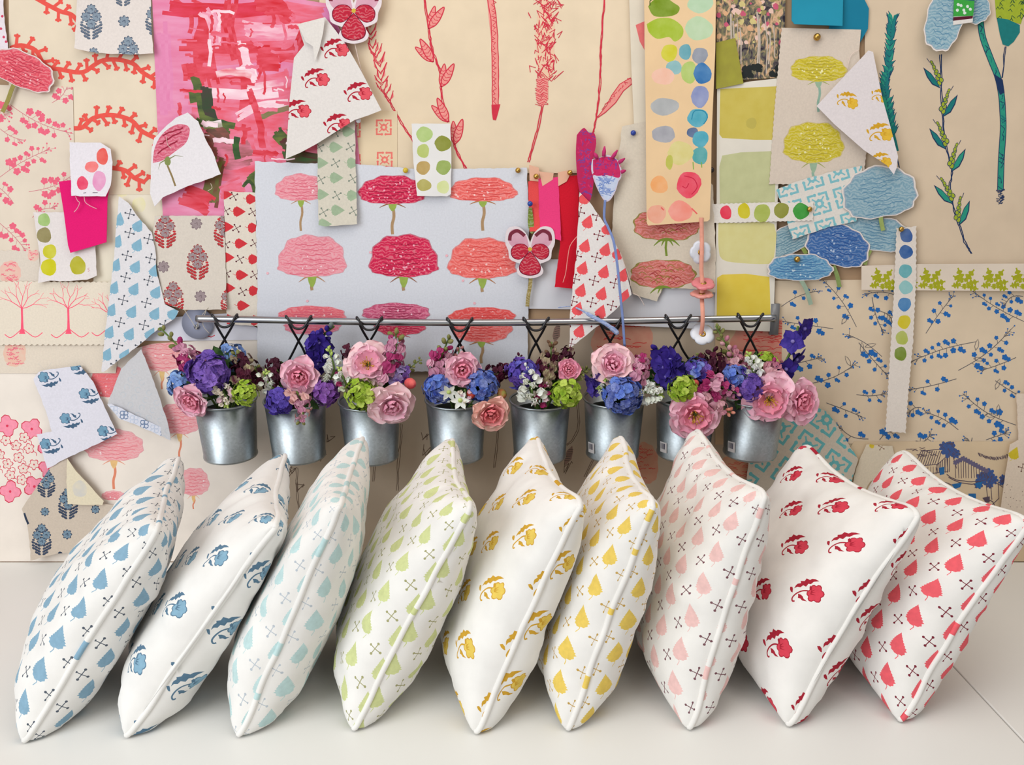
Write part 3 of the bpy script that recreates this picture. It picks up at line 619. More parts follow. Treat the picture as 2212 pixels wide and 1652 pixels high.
sheet('paper_sheet', 'cream strip with coral four-corner tile prints below the white sprig cloth', 'paper', [(745, 240), (858, 240), (858, 372), (745, 372)], .0041, ('paper', (224, 204, 172)), lambda: sum([tile(x, y, 36, 0, I(230, 120, 110)) for x, y in ((829, 275), (831, 345), (762, 280), (762, 350))], []), th=.0005, step=60)
# ------------------------------------------------------------------ fabric swatches and painted cards
SL, SD, SLt = (104, 116, 132), (84, 94, 112), (134, 148, 162)
def sw(*a, **k):
    k.setdefault('th', .0009); k.setdefault('wav', .0022); k.setdefault('step', 24)
    return sheet(*a, **k)
BD, BL = I(72, 100, 128), I(116, 158, 184)
CR, CL = I(172, 32, 52), I(222, 86, 98)
GD, GL = I(206, 158, 42), I(222, 180, 60)
sw('fabric_swatch', 'white cloth edge with pink specks in the very top left corner', 'fabric', rag([(-30, -40), (7, -40), (8, 30), (18, 112), (-2, 148), (-30, 148)]), .0062, ('cloth', (226, 216, 222)), lambda: sum([dot(x, y, 3, I(206, 70, 100), n=8) for x, y in ((5, 35), (8, 80), (3, 112), (6, 120), (13, 90), (2, 62))], []), lift=[(0, 1, .008, 2)])
sw('fabric_swatch', 'off white cloth with slate grey block printed flower bushes, top left', 'fabric', rag([(168, -40), (324, -40), (327, 60), (331, 115), (282, 118), (232, 116), (190, 111), (160, 104), (164, 55)]), .0082, ('cloth', (222, 212, 206)),
   lambda: bush(197, 48, 74, I(*SD), I(*SLt), I(*SL))+blossom(268, 46, 12, I(*SD), I(*SLt))+bush(277, 118, 76, I(*SD), I(*SLt), I(*SL))+bush(338, 42, 74, I(*SD), I(*SLt), I(*SL))+blossom(202, 113, 10, I(*SD), I(*SLt))+bush(266, -22, 70, I(*SD), I(*SLt), I(*SL)), lift=[(0, 1, .012, 3)], limit=900)
t = sw('fabric_swatch', 'white cloth patch with an embroidered pink rose, lifting off the painting', 'fabric', rag([(405, 243), (428, 262), (446, 305), (460, 330), (477, 376), (440, 390), (405, 402), (352, 426), (334, 446), (324, 418), (328, 320), (333, 298), (361, 270), (380, 254)]), .012, ('cloth', (226, 221, 224)),
   lambda: [(smooth([(330, 352), (334, 320), (350, 290), (378, 270), (402, 270), (410, 282), (402, 308), (380, 326), (352, 346), (330, 352)], 4), ('carn', (216, 108, 132), (168, 44, 70)))]+[(p, I(150, 36, 60)) for L in ([(352, 292), (372, 284), (396, 276)], [(346, 312), (364, 300), (392, 286)], [(340, 332), (360, 318), (384, 304)]) for p, _ in ribbon(jit(smooth(L, 3), 1.5), 3, 0)]+ribbon([(362, 340), (362, 358), (372, 382), (379, 402)], 4, I(140, 120, 80))+ribbon([(362, 345), (378, 336), (396, 338)], 3, I(126, 128, 80), True)+ribbon([(358, 345), (346, 352), (342, 366)], 3, I(126, 128, 80), True)+dot(362, 348, 7, I(130, 142, 84), 10), lift=[(1, 0, .014, 2), (0, 1, .012, 2)])
thread(t, [(360, 296), (362, 312), (370, 320)], .016); thread(t, [(455, 396), (458, 406), (449, 412)], .022)
t = sw('fabric_swatch', 'bright magenta felt strip under the small blotted white scrap', 'fabric', [(127, 392), (160, 388), (238, 398), (232, 428), (230, 523), (200, 532), (152, 546), (147, 530), (138, 460)], .0125, ('felt', (226, 22, 112)), lift=[(0, 1, .010, 2)])
t = sw('fabric_swatch', 'small white scrap with coral, magenta and lilac paint blots', 'fabric', rag([(150, 307), (217, 308), (239, 322), (243, 350), (239, 400), (228, 424), (154, 423), (152, 370)]), .0165, ('cloth', (228, 222, 228)),
   lambda: dot(221, 338, 13, ('wash', (226, 84, 76), (232, 120, 112)), 18)+dot(198, 360, 15, ('wash', (236, 106, 104), (238, 150, 150)), 12)+dot(178, 396, 12, ('wash', (222, 50, 92), (232, 100, 124)), 15)+dot(214, 390, 14, ('wash', (222, 140, 184), (230, 180, 206)), 22)+ribbon([(180, 417), (186, 416)], 1.6, I(110, 100, 110))+ribbon([(200, 416), (211, 416)], 1.6, I(110, 100, 110)), lift=[(0, 1, .008, 2)])
for L in ([(163, 424), (168, 434), (172, 438), (167, 450), (160, 458)], [(182, 424), (184, 436), (194, 444), (209, 451)]): thread(t, L, .024, .0008, ('ink', (232, 176, 186)))
sw('fabric_swatch', 'white cloth with five green and olive paint dots left of the magenta felt', 'fabric', rag([(72, 458), (140, 458), (206, 530), (209, 595), (188, 604), (150, 607), (108, 606), (82, 611), (88, 560), (78, 500)]), .0098, ('cloth', (226, 218, 216)),
   lambda: dot(95, 475, 14, ('wash', (150, 184, 106), (180, 204, 140)))+dot(95, 508, 16.5, ('wash', (140, 130, 84), (162, 152, 110)))+dot(107, 543, 15.5, ('wash', (198, 192, 44), (210, 206, 90)))+dot(105, 577, 18, ('wash', (200, 194, 22), (206, 200, 60)))+dot(168, 574, 17, ('wash', (178, 172, 44), (192, 186, 80)), 20)+ribbon([(193, 579), (190, 579), (190, 582), (193, 583), (192, 586), (190, 586)], .9, I(190, 90, 100)), lift=[(0, 1, .008, 3)])
def p_bleaf():
    o = []; c = I(132, 176, 198); k = I(74, 80, 92)
    for x, y, a in ((298, 488, .5), (297, 530, .45), (293, 577, .5), (290, 625, .5), (285, 674, .5), (280, 722, .5), (337, 632, .5), (335, 678, .5), (325, 722, .5), (257, 475, .2), (253, 522, .4), (250, 573, .4), (246, 622, .4), (240, 670, .45), (236, 718, .45), (231, 766, .45), (270, 768, .5), (374, 678, .7), (334, 585, .3), (372, 640, .5)): o += leaf(x, y, 29, a, c)
    for x, y in ((280, 462), (280, 503), (274, 552), (271, 599), (266, 648), (259, 696), (255, 744), (321, 516), (325, 558), (321, 606), (316, 654), (311, 702), (249, 788), (302, 748), (355, 702)): o += cross(x, y, 19, 0, k)
    return o
sw('fabric_swatch', 'tall white cloth with sky blue leaves, left of the rail end', 'fabric', rag([(257, 424), (277, 438), (300, 471), (328, 502), (336, 545), (338, 586), (348, 625), (356, 657), (386, 672), (377, 688), (343, 710), (292, 752), (224, 803), (219, 803), (226, 730), (236, 641), (247, 552), (250, 500)]), .0145, ('cloth', (222, 219, 222)), p_bleaf, lift=[(0, 1, .012, 2)], limit=800)
def p_bsprig():
    o = []
    for x, y, a in ((108, 819, .1), (196, 855, .15), (155, 908, .1), (236, 936, .15), (112, 963, .1), (176, 792, 0)): o += sprig(x, y, 46, PI+a, BD, BL)
    return o
sw('fabric_swatch', 'white cloth with blue flower sprigs hanging low at the left', 'fabric', rag([(72, 819), (84, 803), (110, 797), (173, 789), (187, 806), (201, 824), (226, 880), (253, 937), (224, 952), (145, 989), (102, 1012), (79, 938), (112, 932), (100, 890)]), .013, ('cloth', (222, 220, 230)), p_bsprig, lift=[(0, 1, .010, 2)], limit=800)
def p_lace():
    o = []
    for k in range(4):
        for i in range(7):
            x, y = 282+i*16+k*(-8)+8, 812+i*22+k*16-8; o += [(p, I(196, 200, 206)) for p, _ in ribbon(xf([(6*math.cos(t), 6*math.sin(t)) for t in (0, 1, 2, 3, 4, 5)], x, y, 1, k), 2, 0)]
    return o
def p_lace2():
    o = []
    for i in range(6):
        x, y = 246+i*22, 886+i*10; key = I(112, 132, 164) if i % 2 else I(196, 204, 222); g = []
        for k in range(4): g += [(p, key) for p, _ in ribbon(xf([(5*math.cos(t), 5*math.sin(t)) for t in (0, 1.2, 2.4, 3.6, 4.8, 6)], x+(k % 2)*8-4, y+(k//2)*8-4, 1, .5), 2.2, 0)]
        o += g
    return o
t = sw('fabric_swatch', 'grey lace print cloth folded into a point beside the first bucket', 'fabric', rag([(305, 754), (262, 796), (246, 836), (232, 874), (256, 902), (300, 918), (369, 951), (362, 912), (342, 852), (323, 800)]), .012, ('cloth', (204, 203, 206)), p_lace, lift=[(1, 0, .012, 2)], limit=800)
sheet('folded_edge', 'white folded edge with blue lace squares', '', rag([(232, 874), (240, 872), (300, 900), (358, 928), (369, 951), (300, 920), (256, 903)]), .0215, ('cloth', (220, 222, 234)), p_lace2, parent=t, th=.0008, step=20, limit=800)
NV = (I(50, 62, 84), I(118, 142, 160), I(66, 78, 100))
t = sw('fabric_swatch', 'beige cloth with navy bushes folded over at the bottom left above the table', 'fabric', rag([(142, 989), (108, 1010), (80, 1050), (47, 1099), (58, 1130), (64, 1170), (66, 1211), (90, 1203), (122, 1196), (200, 1190), (262, 1150), (258, 1092), (216, 1088), (186, 1040)]), .0095, ('cloth', (206, 192, 176)),
   lambda: bush(100, 1044, 60, *NV)+bush(147, 1088, 66, *NV)+bush(90, 1166, 66, *NV)+blossom(97, 1105, 9, NV[0], NV[1])+blossom(145, 1154, 10, NV[0], NV[1])+blossom(206, 1100, 9, NV[0], NV[1])+dot(130, 1196, 5, NV[0])+[(p, NV[0]) for p, _ in ribbon([(52, 1108), (56, 1120), (61, 1132)], 5, 0)], lift=[(-1, 0, .022, 2)], limit=800)
sheet('folded_corner', 'pale unprinted back of the folded corner', '', rag([(145, 990), (160, 1012), (186, 1040), (224, 1082), (221, 1091), (146, 1089), (143, 1040)]), .026, ('cloth', (228, 217, 190)), lambda: [(p, ('wash', (206, 204, 200), (226, 216, 192))) for p, _ in dot(172, 1056, 16, 0, 18)], parent=t, th=.0008, step=18, lift=[(1, 0, -.008, 1)])
RB, RG, RL = I(150, 60, 62), I(156, 140, 142), I(196, 56, 60)
sw('fabric_swatch', 'greige cloth with red and grey block printed bushes left of the white linen', 'fabric', rag([(334, 466), (410, 466), (484, 466), (487, 560), (490, 668), (440, 669), (397, 669), (353, 655), (340, 580), (330, 514)]), .0105, ('cloth', (214, 204, 192)),
   lambda: bush(357, 500, 72, RB, RG, RL)+bush(427, 567, 74, RB, RG, RL)+bush(485, 498, 72, RB, RG, RL)+bush(374, 646, 72, RB, RG, RL)+bush(496, 650, 60, RB, RG, RL)+sum([blossom(x, y, 12, I(130, 112, 116), RG) for x, y in ((424, 483), (353, 576), (433, 640))], []), lift=[(0, 1, .008, 3)], limit=900)
t = COL.objects[-1]
for L in ([(398, 668), (412, 690), (425, 708, .05), (432, 690)], [(450, 664), (430, 690), (424, 712)], [(446, 668), (438, 700), (452, 720)]): thread(t, [p[:2] for p in L], .02, .0007, ('ink', (206, 196, 178)))
def p_rstrip():
    o = []; c, k = I(206, 54, 62), I(96, 50, 58)
    for x, y in ((515, 457), (519, 526), (521, 594), (524, 660), (543, 430), (547, 492), (548, 560), (549, 628), (552, 692), (487, 420), (490, 490), (491, 556), (493, 622), (496, 690)): o += leaf(x, y, 27, PI/2, c)
    for x, y in ((505, 424), (511, 493), (518, 560), (524, 630), (546, 458), (550, 526), (550, 594), (488, 455), (488, 527), (490, 590)): o += cross(x, y, 18, PI/4, k)
    return o
sw('fabric_swatch', 'narrow beige cloth strip with red leaves left of the white linen', 'fabric', rag([(483, 413), (552, 416), (556, 560), (560, 704), (490, 700), (487, 560)]), .0088, ('cloth', (222, 212, 198)), p_rstrip, limit=800)
def p_linen():
    o = []; A, D = (234, 152, 164), (214, 96, 118); B, E2 = (218, 46, 88), (150, 20, 54); C, F = (240, 118, 112), (206, 66, 66)
    g = dict(green=(150, 172, 80), brown=(172, 140, 104))
    o += carnation(650, 416, 108, 56, A, D, 66, .70, 4, **g)+carnation(848, 422, 142, 60, B, E2, 66, .70, 22, **g)+carnation(1043, 420, 142, 50, C, F, 64, .72, 16, **g)
    o += carnation(674, 574, 144, 88, A, D, 30, .74, 6, **g)+carnation(872, 574, 146, 90, B, E2, 30, .74, 30, **g)+carnation(1042, 578, 144, 86, C, F, 30, .74, 20, **g)
    o += carnation(674, 684, 144, 46, (232, 112, 122), D, 0, .5, 6)+carnation(674, 704, 120, 26, (220, 130, 150), D, 0, .3, 0)
    o += carnation(856, 678, 142, 42, (214, 104, 138), (140, 30, 66), 0, .55, 3)+carnation(864, 700, 112, 34, (214, 70, 98), (160, 30, 60), 14, .3, 0, green=(190, 80, 80), brown=(190, 80, 80))
    o += carnation(1040, 706, 130, 46, (232, 116, 112), F, 46, .3, 2, **g)+carnation(1042, 686, 140, 40, (230, 92, 90), F, 0, .55, 8)
    for x, y in ((578, 590), (800, 545), (965, 552), (664, 650), (1025, 655), (1000, 606)): o += dot(x, y, 3, I(236, 180, 190), n=7)
    return o
sw('fabric_swatch', 'white linen printed with three rows of pink, crimson and salmon carnations', 'fabric', rag([(550, 348), (640, 352), (770, 354), (890, 364), (1010, 364), (1138, 362), (1143, 480), (1141, 640), (1140, 806), (1010, 800), (870, 803), (700, 796), (556, 792), (556, 600)], 8, 1.2), .0112, ('cloth', (212, 214, 222)), p_linen, limit=60, step=30, hull=[(550, 348), (640, 350), (1138, 360), (1143, 480), (1140, 806), (556, 800)])
def p_rsprig():
    o = []
    for x, y in ((722, 104), (680, 168), (772, 198), (640, 236), (728, 266)): o += sprig(x, y, 56, 0, CR, CL)
    return o
t = sw('fabric_swatch', 'white triangular cloth with crimson flower sprigs pinned over the painting', 'fabric', [(643, 52), (702, 37), (725, 66), (748, 97), (781, 155), (824, 238), (796, 249), (766, 259), (685, 310), (648, 330), (617, 343), (622, 270), (626, 211), (635, 125), (645, 112), (657, 97), (651, 78)], .020, ('cloth', (222, 216, 212)), p_rsprig, lift=[(1, 0, .012, 2), (0, 1, .012, 2)], limit=800)
sheet('folded_edge', '', '', [(643, 52), (702, 37), (698, 70), (690, 105), (680, 134), (676, 100), (660, 90)], .0265, ('cloth', (222, 216, 210)), (), parent=t, th=.0008, step=14, lift=[(1, 0, .007, 1)])
def p_sage():
    o = []; c, k = I(156, 176, 146), I(122, 132, 120)
    for x, y in ((724, 318), (725, 384), (728, 454), (693, 352), (694, 420), (762, 352), (762, 422), (700, 484), (752, 284)): o += leaf(x, y, 29, PI/2, c)
    for x, y in ((690, 318), (725, 352), (757, 318), (693, 388), (728, 422), (762, 386), (699, 458), (764, 456), (725, 286)): o += cross(x, y, 19, PI/4, k)
    return o
sw('fabric_swatch', 'hanging beige strip with sage green leaves under the white triangular cloth', 'fabric', rag([(685, 290), (766, 240), (768, 340), (770, 420), (771, 484), (738, 486), (702, 489), (688, 486), (686, 380)]), .0150, ('cloth', (210, 203, 188)), p_sage, lift=[(0, 1, .010, 3)], limit=800)
sw('painted_card', 'white card with eight green and ochre paint dots above the linen', 'card', rag([(889, 267), (973, 267), (975, 340), (974, 419), (966, 424), (901, 423), (893, 350)], 12, .5), .0155, ('paper', (226, 224, 222)),
   lambda: dot(917, 290, 17, ('wash', (168, 194, 118), (186, 206, 140)))+dot(957, 310, 17, ('wash', (134, 140, 56), (150, 154, 80)))+dot(914, 326, 14, ('wash', (178, 192, 108), (190, 202, 130)), 15)+dot(914, 362, 15, ('wash', (178, 146, 84), (192, 166, 110)))+dot(958, 361, 16, ('wash', (142, 162, 84), (164, 182, 110)))+dot(916, 400, 15, ('wash', (172, 162, 88), (186, 178, 112)), 13)+dot(957, 404, 14, ('wash', (206, 214, 150), (214, 220, 168))), lift=[(0, 1, .006, 2)], wav=.001)
# ribbons
for nm, L, key, o_ in (('coral', [(1141, 392), (1164, 384), (1166, 500), (1144, 500)], (226, 76, 76), .0135), ('bright pink', [(1163, 386), (1206, 382), (1212, 520), (1165, 505)], (232, 62, 124), .0150), ('red', [(1205, 382), (1250, 378), (1249, 500), (1240, 623), (1198, 620), (1210, 528)], (206, 20, 44), .0142)):
    sw('felt_ribbon', nm+' felt ribbon pinned right of the white linen', 'ribbon', rag(L, 8, .6), o_, ('felt', key), lift=[(0, 1, .010, 2)])
for nm, L, o_ in (('leftmost', [(1143, 356), (1164, 362), (1166, 392), (1144, 390)], .0160), ('middle', [(1164, 370), (1196, 374), (1194, 388), (1172, 402)], .0166), ('rightmost', [(1205, 372), (1237, 366), (1224, 392), (1206, 402)], .0172)):
    sw('tape_tab', nm+' of the three beige tape tabs over the felt ribbons', 'tape', L, o_, ('paper', (226, 176, 150)), wav=.0005)
def p_coralleaf():
    o = []; c, k = I(228, 86, 92), I(116, 34, 48)
    for x, y in ((1270, 480), (1264, 532), (1259, 580), (1255, 628), (1248, 668), (1308, 540), (1305, 588), (1300, 635), (1298, 674), (1345, 595), (1350, 640), (1335, 548), (1252, 716), (1262, 428), (1312, 494)): o += leaf(x, y, 30, .35, c)
    for x, y in ((1290, 466), (1293, 508), (1288, 556), (1283, 606), (1278, 653), (1246, 552), (1242, 602), (1237, 650), (1328, 612), (1322, 660), (1280, 696), (1234, 696), (1234, 742), (1253, 458)): o += cross(x, y, 19, 0, k)
    return o
t = sw('fabric_swatch', 'white pointed cloth with coral leaves hanging in front of the rail', 'fabric', rag([(1252, 415), (1275, 438), (1303, 479), (1321, 507), (1344, 558), (1356, 600), (1364, 636), (1339, 659), (1293, 703), (1230, 753), (1231, 680), (1238, 610), (1245, 552), (1249, 480)]), .030, ('cloth', (222, 217, 215)), p_coralleaf, lift=[(0, 1, .056, 1.2)], limit=800)
thread(t, [(1340, 545), (1352, 580), (1362, 610), (1358, 622)], .056); thread(t, [(1364, 632), (1380, 640), (1392, 660)], .056)
thread(t, [(1249, 508), (1232, 530), (1226, 560), (1222, 590), (1216, 610)], .040, .0009, ('ink', (240, 160, 150)))
def p_cab():
    o = []; G2, GR = (150, 152, 60), (120, 140, 56); PK2 = (214, 118, 112)
    for cx, cy, w, h in ((1440, 486, 140, 66), (1432, 592, 136, 60)):
        o += [(xf([(x-cx, y-cy) for x, y in dome(cx, cy, w, h, .5)], cx, cy, 1.04), I(146, 134, 70)), (dome(cx, cy, w, h, .5), ('carn', PK2, (140, 104, 56)))]
        for k in range(30):
            a = R.uniform(0, 6.28); r = R.uniform(.2, .85); x, y = cx+w/2*r*math.cos(a), cy+h/2*r*math.sin(a)
            o += ribbon(smooth([(x-8, y), (x, y-4), (x+8, y+1)], 3), 1.6, I(148, 126, 62) if k % 2 else I(166, 62, 66))
        y = cy+h/2
        o += ribbon([(cx, y-4), (cx-2, y+16), (cx, y+34)], 5, I(*GR))+sum([ribbon(smooth([(cx, y-2), (cx+s*14, y), (cx+s*28, y+12)], 3), 8, I(*GR), True) for s in (-1, -.4, .5, 1)], [])
    return o
sw('fabric_swatch', 'cream calico with two green outlined cabbage roses right of the coral leaf cloth', 'fabric', rag([(1344, 273), (1398, 262), (1470, 330), (1540, 400), (1546, 540), (1546, 632), (1500, 624), (1432, 622), (1419, 651), (1368, 636), (1345, 560), (1322, 508), (1328, 400), (1338, 320)]), .0105, ('cloth', (214, 203, 186)), p_cab, lift=[(0, 1, .005, 2)], limit=300, wav=.004)
sw('paper_strip', 'white paper strip running down left of the tall paint card', 'paper', [(1358, -40), (1392, -40), (1396, 318), (1372, 322), (1364, 150)], .0095, ('paper', (222, 212, 194)), lambda: [([(1373, 54), (1392, 46), (1392, 108), (1382, 90)], I(226, 116, 116))], wav=.0006)
def p_card():
    W_ = lambda *c: ('wash', c, tuple(min(255, int(x*.8+50)) for x in c)); o = []
    o += [(smooth([(1400, 14), (1412, 0), (1435, -6), (1455, 6), (1468, 16), (1462, 30), (1440, 36), (1412, 34), (1400, 14)], 4), W_(112, 140, 24))]+dot(1513, 8, 27, W_(178, 206, 172), 20)
    o += [(smooth([(1397, 52), (1420, 40), (1450, 40), (1474, 58), (1474, 78), (1458, 90), (1445, 80), (1420, 84), (1402, 70), (1397, 52)], 4), W_(158, 182, 46))]+dot(1510, 62, 29, W_(180, 206, 166), 26)
    for x, y, rx, ry, c in ((1446, 114, 18, 19, (202, 196, 44)), (1480, 112, 14, 17, (94, 158, 172)), (1512, 120, 17, 18, (140, 146, 160)), (1456, 146, 18, 15, (134, 180, 184)), (1488, 156, 18, 24, (170, 194, 100)), (1518, 159, 19, 23, (50, 110, 170)), (1432, 165, 26, 18, (236, 184, 160)), (1512, 208, 19, 24, (130, 140, 186)), (1436, 230, 30, 19, (168, 170, 172)), (1507, 254, 22, 20, (76, 162, 184)), (1433, 290, 27, 18, (160, 160, 168)), (1496, 286, 13, 11, (86, 106, 142)), (1513, 300, 18, 18, (70, 160, 182)), (1512, 336, 18, 19, (84, 162, 164)), (1470, 330, 26, 26, (214, 202, 130)), (1446, 350, 8, 16, (186, 186, 80)), (1424, 399, 19, 19, (236, 164, 102)), (1488, 398, 26, 29, (228, 66, 88)), (1418, 462, 21, 20, (232, 162, 136)), (1470, 456, 25, 23, (238, 142, 126))):
        o += dot(x, y, rx, W_(*c), ry)
    o += [(p, I(200, 40, 70)) for L in ([(1478, 380), (1498, 386), (1506, 404), (1494, 420)], [(1488, 396), (1482, 406), (1474, 402)]) for p, _ in ribbon(smooth(L, 4), 2, 0)]
    o += [(p, I(40, 130, 160)) for L in ([(1494, 258), (1500, 240), (1520, 240), (1528, 254), (1520, 268)],) for p, _ in ribbon(smooth(L, 4), 2, 0)]+ribbon([(1497, 350), (1498, 366)], 2, I(120, 170, 70))+ribbon([(1515, 350), (1516, 362)], 2, I(120, 170, 70))
    o += ribbon([(1404, 12), (1404, 2), (1412, -4)], 2.2, I(50, 80, 20))+ribbon([(1428, 448), (1434, 454)], 2.5, I(224, 90, 90))+ribbon([(1494, 450), (1506, 462)], 3, I(232, 100, 100))
    return o
sw('painted_card', 'tall tan card covered with green, blue and pink paint blots', 'card', [(1391, -40), (1547, -40), (1546, 40), (1545, 110), (1537, 300), (1536, 400), (1533, 474), (1528, 478), (1400, 487), (1397, 480), (1396, 400), (1395, 250)], .0205, ('paper', (230, 198, 156)), p_card, lift=[(0, 1, .012, 2)], wav=.0008, th=.0012, limit=300)
sw('photograph', 'dark photograph of birch trunks and garden flowers, top centre right', 'photo', [(1546, -40), (1698, -40), (1694, 100), (1686, 168), (1606, 172), (1550, 172)], .0075, ('photo', (120, 110, 100)), lambda: sum([dot(R.uniform(1550, 1692), R.uniform(-5, 95), R.uniform(2, 8), I(*R.choice(((216, 170, 130), (196, 90, 116), (206, 190, 130), (226, 190, 176), (150, 140, 90)))), n=8, j=.2) for k in range(70)], [])+sum([seg(jit([(x, 40+R.uniform(-20, 30)), (x+2, 90), (x, 140+R.uniform(-20, 24))], 2), R.uniform(1.5, 4), I(190, 176, 164)) for x in (1578, 1584, 1592, 1600, 1636, 1640, 1662, 1672, 1654)], [])+sum([dot(R.uniform(1600, 1690), R.uniform(140, 166), 8, I(40, 44, 44), n=8, j=.25) for k in range(14)], []), wav=.0006, hull=[(1546, -40), (1698, -40), (1694, 100), (1686, 168), (1550, 172)])
sw('paint_chip', 'small olive green card over the lower left of the garden photograph', 'card', [(1547, 92), (1588, 82), (1597, 130), (1606, 180), (1547, 192)], .0100, ('wash', (158, 154, 62), (146, 140, 60)), lift=[(0, 1, .006, 2)], wav=.0006)
sw('painted_card', 'white card with four yellow and pale green squares beside the tall paint card', 'card', [(1549, 190), (1620, 176), (1690, 168), (1680, 430), (1675, 560), (1671, 716), (1600, 714), (1543, 711), (1548, 450)], .0112, ('paper', (222, 216, 204)),
   lambda: [([(1556, 192), (1684, 186), (1679, 302), (1630, 302), (1560, 298), (1554, 290)], ('wash', (198, 180, 84), (204, 188, 96))), ([(1560, 336), (1600, 329), (1676, 326), (1674, 436), (1555, 442), (1554, 360)], ('wash', (186, 188, 142), (196, 198, 152))), (smooth([(1552, 480), (1600, 482), (1672, 484), (1671, 560), (1660, 570), (1600, 568), (1560, 560), (1552, 530), (1552, 480)], 3), ('wash', (212, 204, 140), (216, 210, 150))), ([(1549, 600), (1560, 593), (1610, 591), (1662, 598), (1665, 690), (1600, 694), (1548, 688)], ('wash', (222, 196, 74), (226, 202, 84)))]+dot(1623, 266, 12, ('wash', (186, 172, 86), (190, 176, 88))), wav=.0008)
sw('fabric_strip', 'horizontal white pinked tape with red, yellow and green dots', 'fabric', zig([(1520, 440), (1640, 437), (1758, 436), (1757, 477), (1640, 480), (1520, 483)], 5, 1.6), .0185, ('cloth', (226, 220, 212)), lambda: dot(1568, 459, 13, ('wash', (224, 38, 70), (230, 80, 100)), 15)+dot(1607, 456, 14, ('wash', (204, 190, 36), (210, 200, 70)), 17)+dot(1646, 460, 18, ('wash', (164, 178, 84), (178, 190, 104)), 20)+dot(1688, 454, 16, ('wash', (138, 142, 58), (150, 152, 76)), 17)+dot(1731, 456, 17, ('wash', (56, 148, 58), (80, 160, 76)), 18)+dot(1536, 464, 5, I(222, 90, 90)), lift=[(-1, 0, -.006, 1)], wav=.001)
YC, YD = (206, 190, 58), (166, 150, 44)
sw('fabric_swatch', 'greige cloth with two yellow carnations, brass pin at its top', 'fabric', zig([(1688, 60), (1860, 64), (1856, 110), (1866, 240), (1872, 330), (1864, 402), (1661, 398), (1672, 240)], 6, 1.5, (3, 4, 5, 6, 7)), .0120, ('cloth', (212, 198, 184)), lambda: carnation(1768, 154, 118, 54, YC, YD, 66, .6, 14, (150, 176, 150), (140, 172, 156))+carnation(1757, 318, 128, 86, YC, YD, 30, .62, 18, (150, 176, 150), (140, 172, 156)), limit=400)
t = sw('fabric_swatch', 'white triangular cloth with gold flower sprigs beside the yellow carnations', 'fabric', [(1876, 109), (1886, 112), (1906, 211), (1924, 275), (1940, 338), (1937, 362), (1931, 377), (1916, 357), (1866, 324), (1802, 268), (1764, 229), (1800, 190), (1830, 158)], .0165, ('cloth', (220, 212, 214)), lambda: sprig(1830, 215, 46, .4, GD, GL)+sprig(1900, 285, 54, .1, GD, GL)+sprig(1902, 206, 40, .4, GD, GL)+sprig(1902, 345, 44, .2, GD, GL), lift=[(1, 0, .004, 1), (0, 1, .014, 2)], limit=500)
thread(t, [(1855, 108), (1838, 120), (1830, 150)], .018)
sw('paint_chip', 'turquoise card above the yellow carnation cloth', 'card', [(1711, -40), (1822, -40), (1820, 56), (1716, 52), (1710, 44)], .0145, ('paper', (34, 138, 166)), lift=[(0, 1, .010, 2)], wav=.0005)
sw('paint_chip', 'darker turquoise card tucked behind the first turquoise card', 'card', [(1800, -40), (1848, -40), (1877, 18), (1875, 62), (1858, 92), (1790, 70)], .0090, ('paper', (24, 120, 150)), wav=.0005)
AQ = I(126, 186, 196)
def p_lat(c, s, rot, clipr, key):
    o = []
    for i in range(-4, 5):
        for j in range(-4, 5):
            x, y = xf([(i*s*1.2, j*s*1.2)], c[0], c[1], 1, rot)[0]
            if inside((x, y), clipr): o += tile(x, y, s, rot, key)
    return o
LA = [(1677, 410), (1720, 392), (1800, 370), (1862, 358), (1862, 420), (1850, 478), (1790, 490), (1712, 517), (1698, 470)]
sw('fabric_swatch', 'white cloth with turquoise lattice tiles right of the dotted tape', 'fabric', rag(LA), .0150, ('cloth', (220, 215, 208)), lambda: p_lat((1770, 440), 48, -.28, [(1650, 350), (1890, 330), (1880, 520), (1660, 540)], AQ), limit=900)
LB = [(1756, 876), (1784, 888), (1810, 920), (1834, 960), (1854, 992), (1846, 1020), (1832, 1062), (1800, 1090), (1610, 1100), (1612, 1040), (1622, 960), (1690, 900)]
sw('fabric_swatch', 'taupe cloth with turquoise lattice tiles behind the last bucket', 'fabric', rag(LB), .0095, ('cloth', (204, 194, 178)), lambda: p_lat((1744, 965), 60, .62, [(1600, 860), (1870, 860), (1870, 1080), (1600, 1080)], I(104, 178, 182)), lift=[(1, 0, .008, 2)], limit=900)
sw('fabric_strip', 'vertical white pinked tape with blue, teal, yellow and olive dots', 'fabric', zig([(1936, 492), (1980, 488), (1980, 600), (1973, 740), (1962, 860), (1957, 936), (1912, 932), (1920, 800), (1930, 640)], 6, 1.8), .0165, ('cloth', (222, 213, 204)),
   lambda: sum([dot(x, y, 14, ('wash', c, tuple(int(a*.75+55) for a in c)), 15) for x, y, c in ((1958, 509, (54, 88, 150)), (1957, 544, (48, 90, 152)), (1956, 585, (90, 164, 172)), (1957, 621, (132, 188, 188)), (1954, 657, (60, 120, 178)), (1953, 695, (206, 188, 28)), (1948, 730, (172, 182, 80)), (1945, 764, (116, 138, 48)))], []), lift=[(0, 1, .012, 2)], wav=.001)
def p_oak():
    o = []
    for x in (1905, 2010, 2082, 2146, 2208): o += oak(x, 604, 42, .15, I(164, 166, 36))
    return o+oak(1960, 606, 30, .2, I(164, 166, 36))
sw('paper_strip', 'long cream strip with olive green oak sprigs at the right', 'paper', [(1861, 574), (1990, 570), (2260, 569), (2260, 629), (1990, 627), (1861, 626)], .0130, ('paper', (220, 206, 190)), p_oak, limit=500, wav=.001)
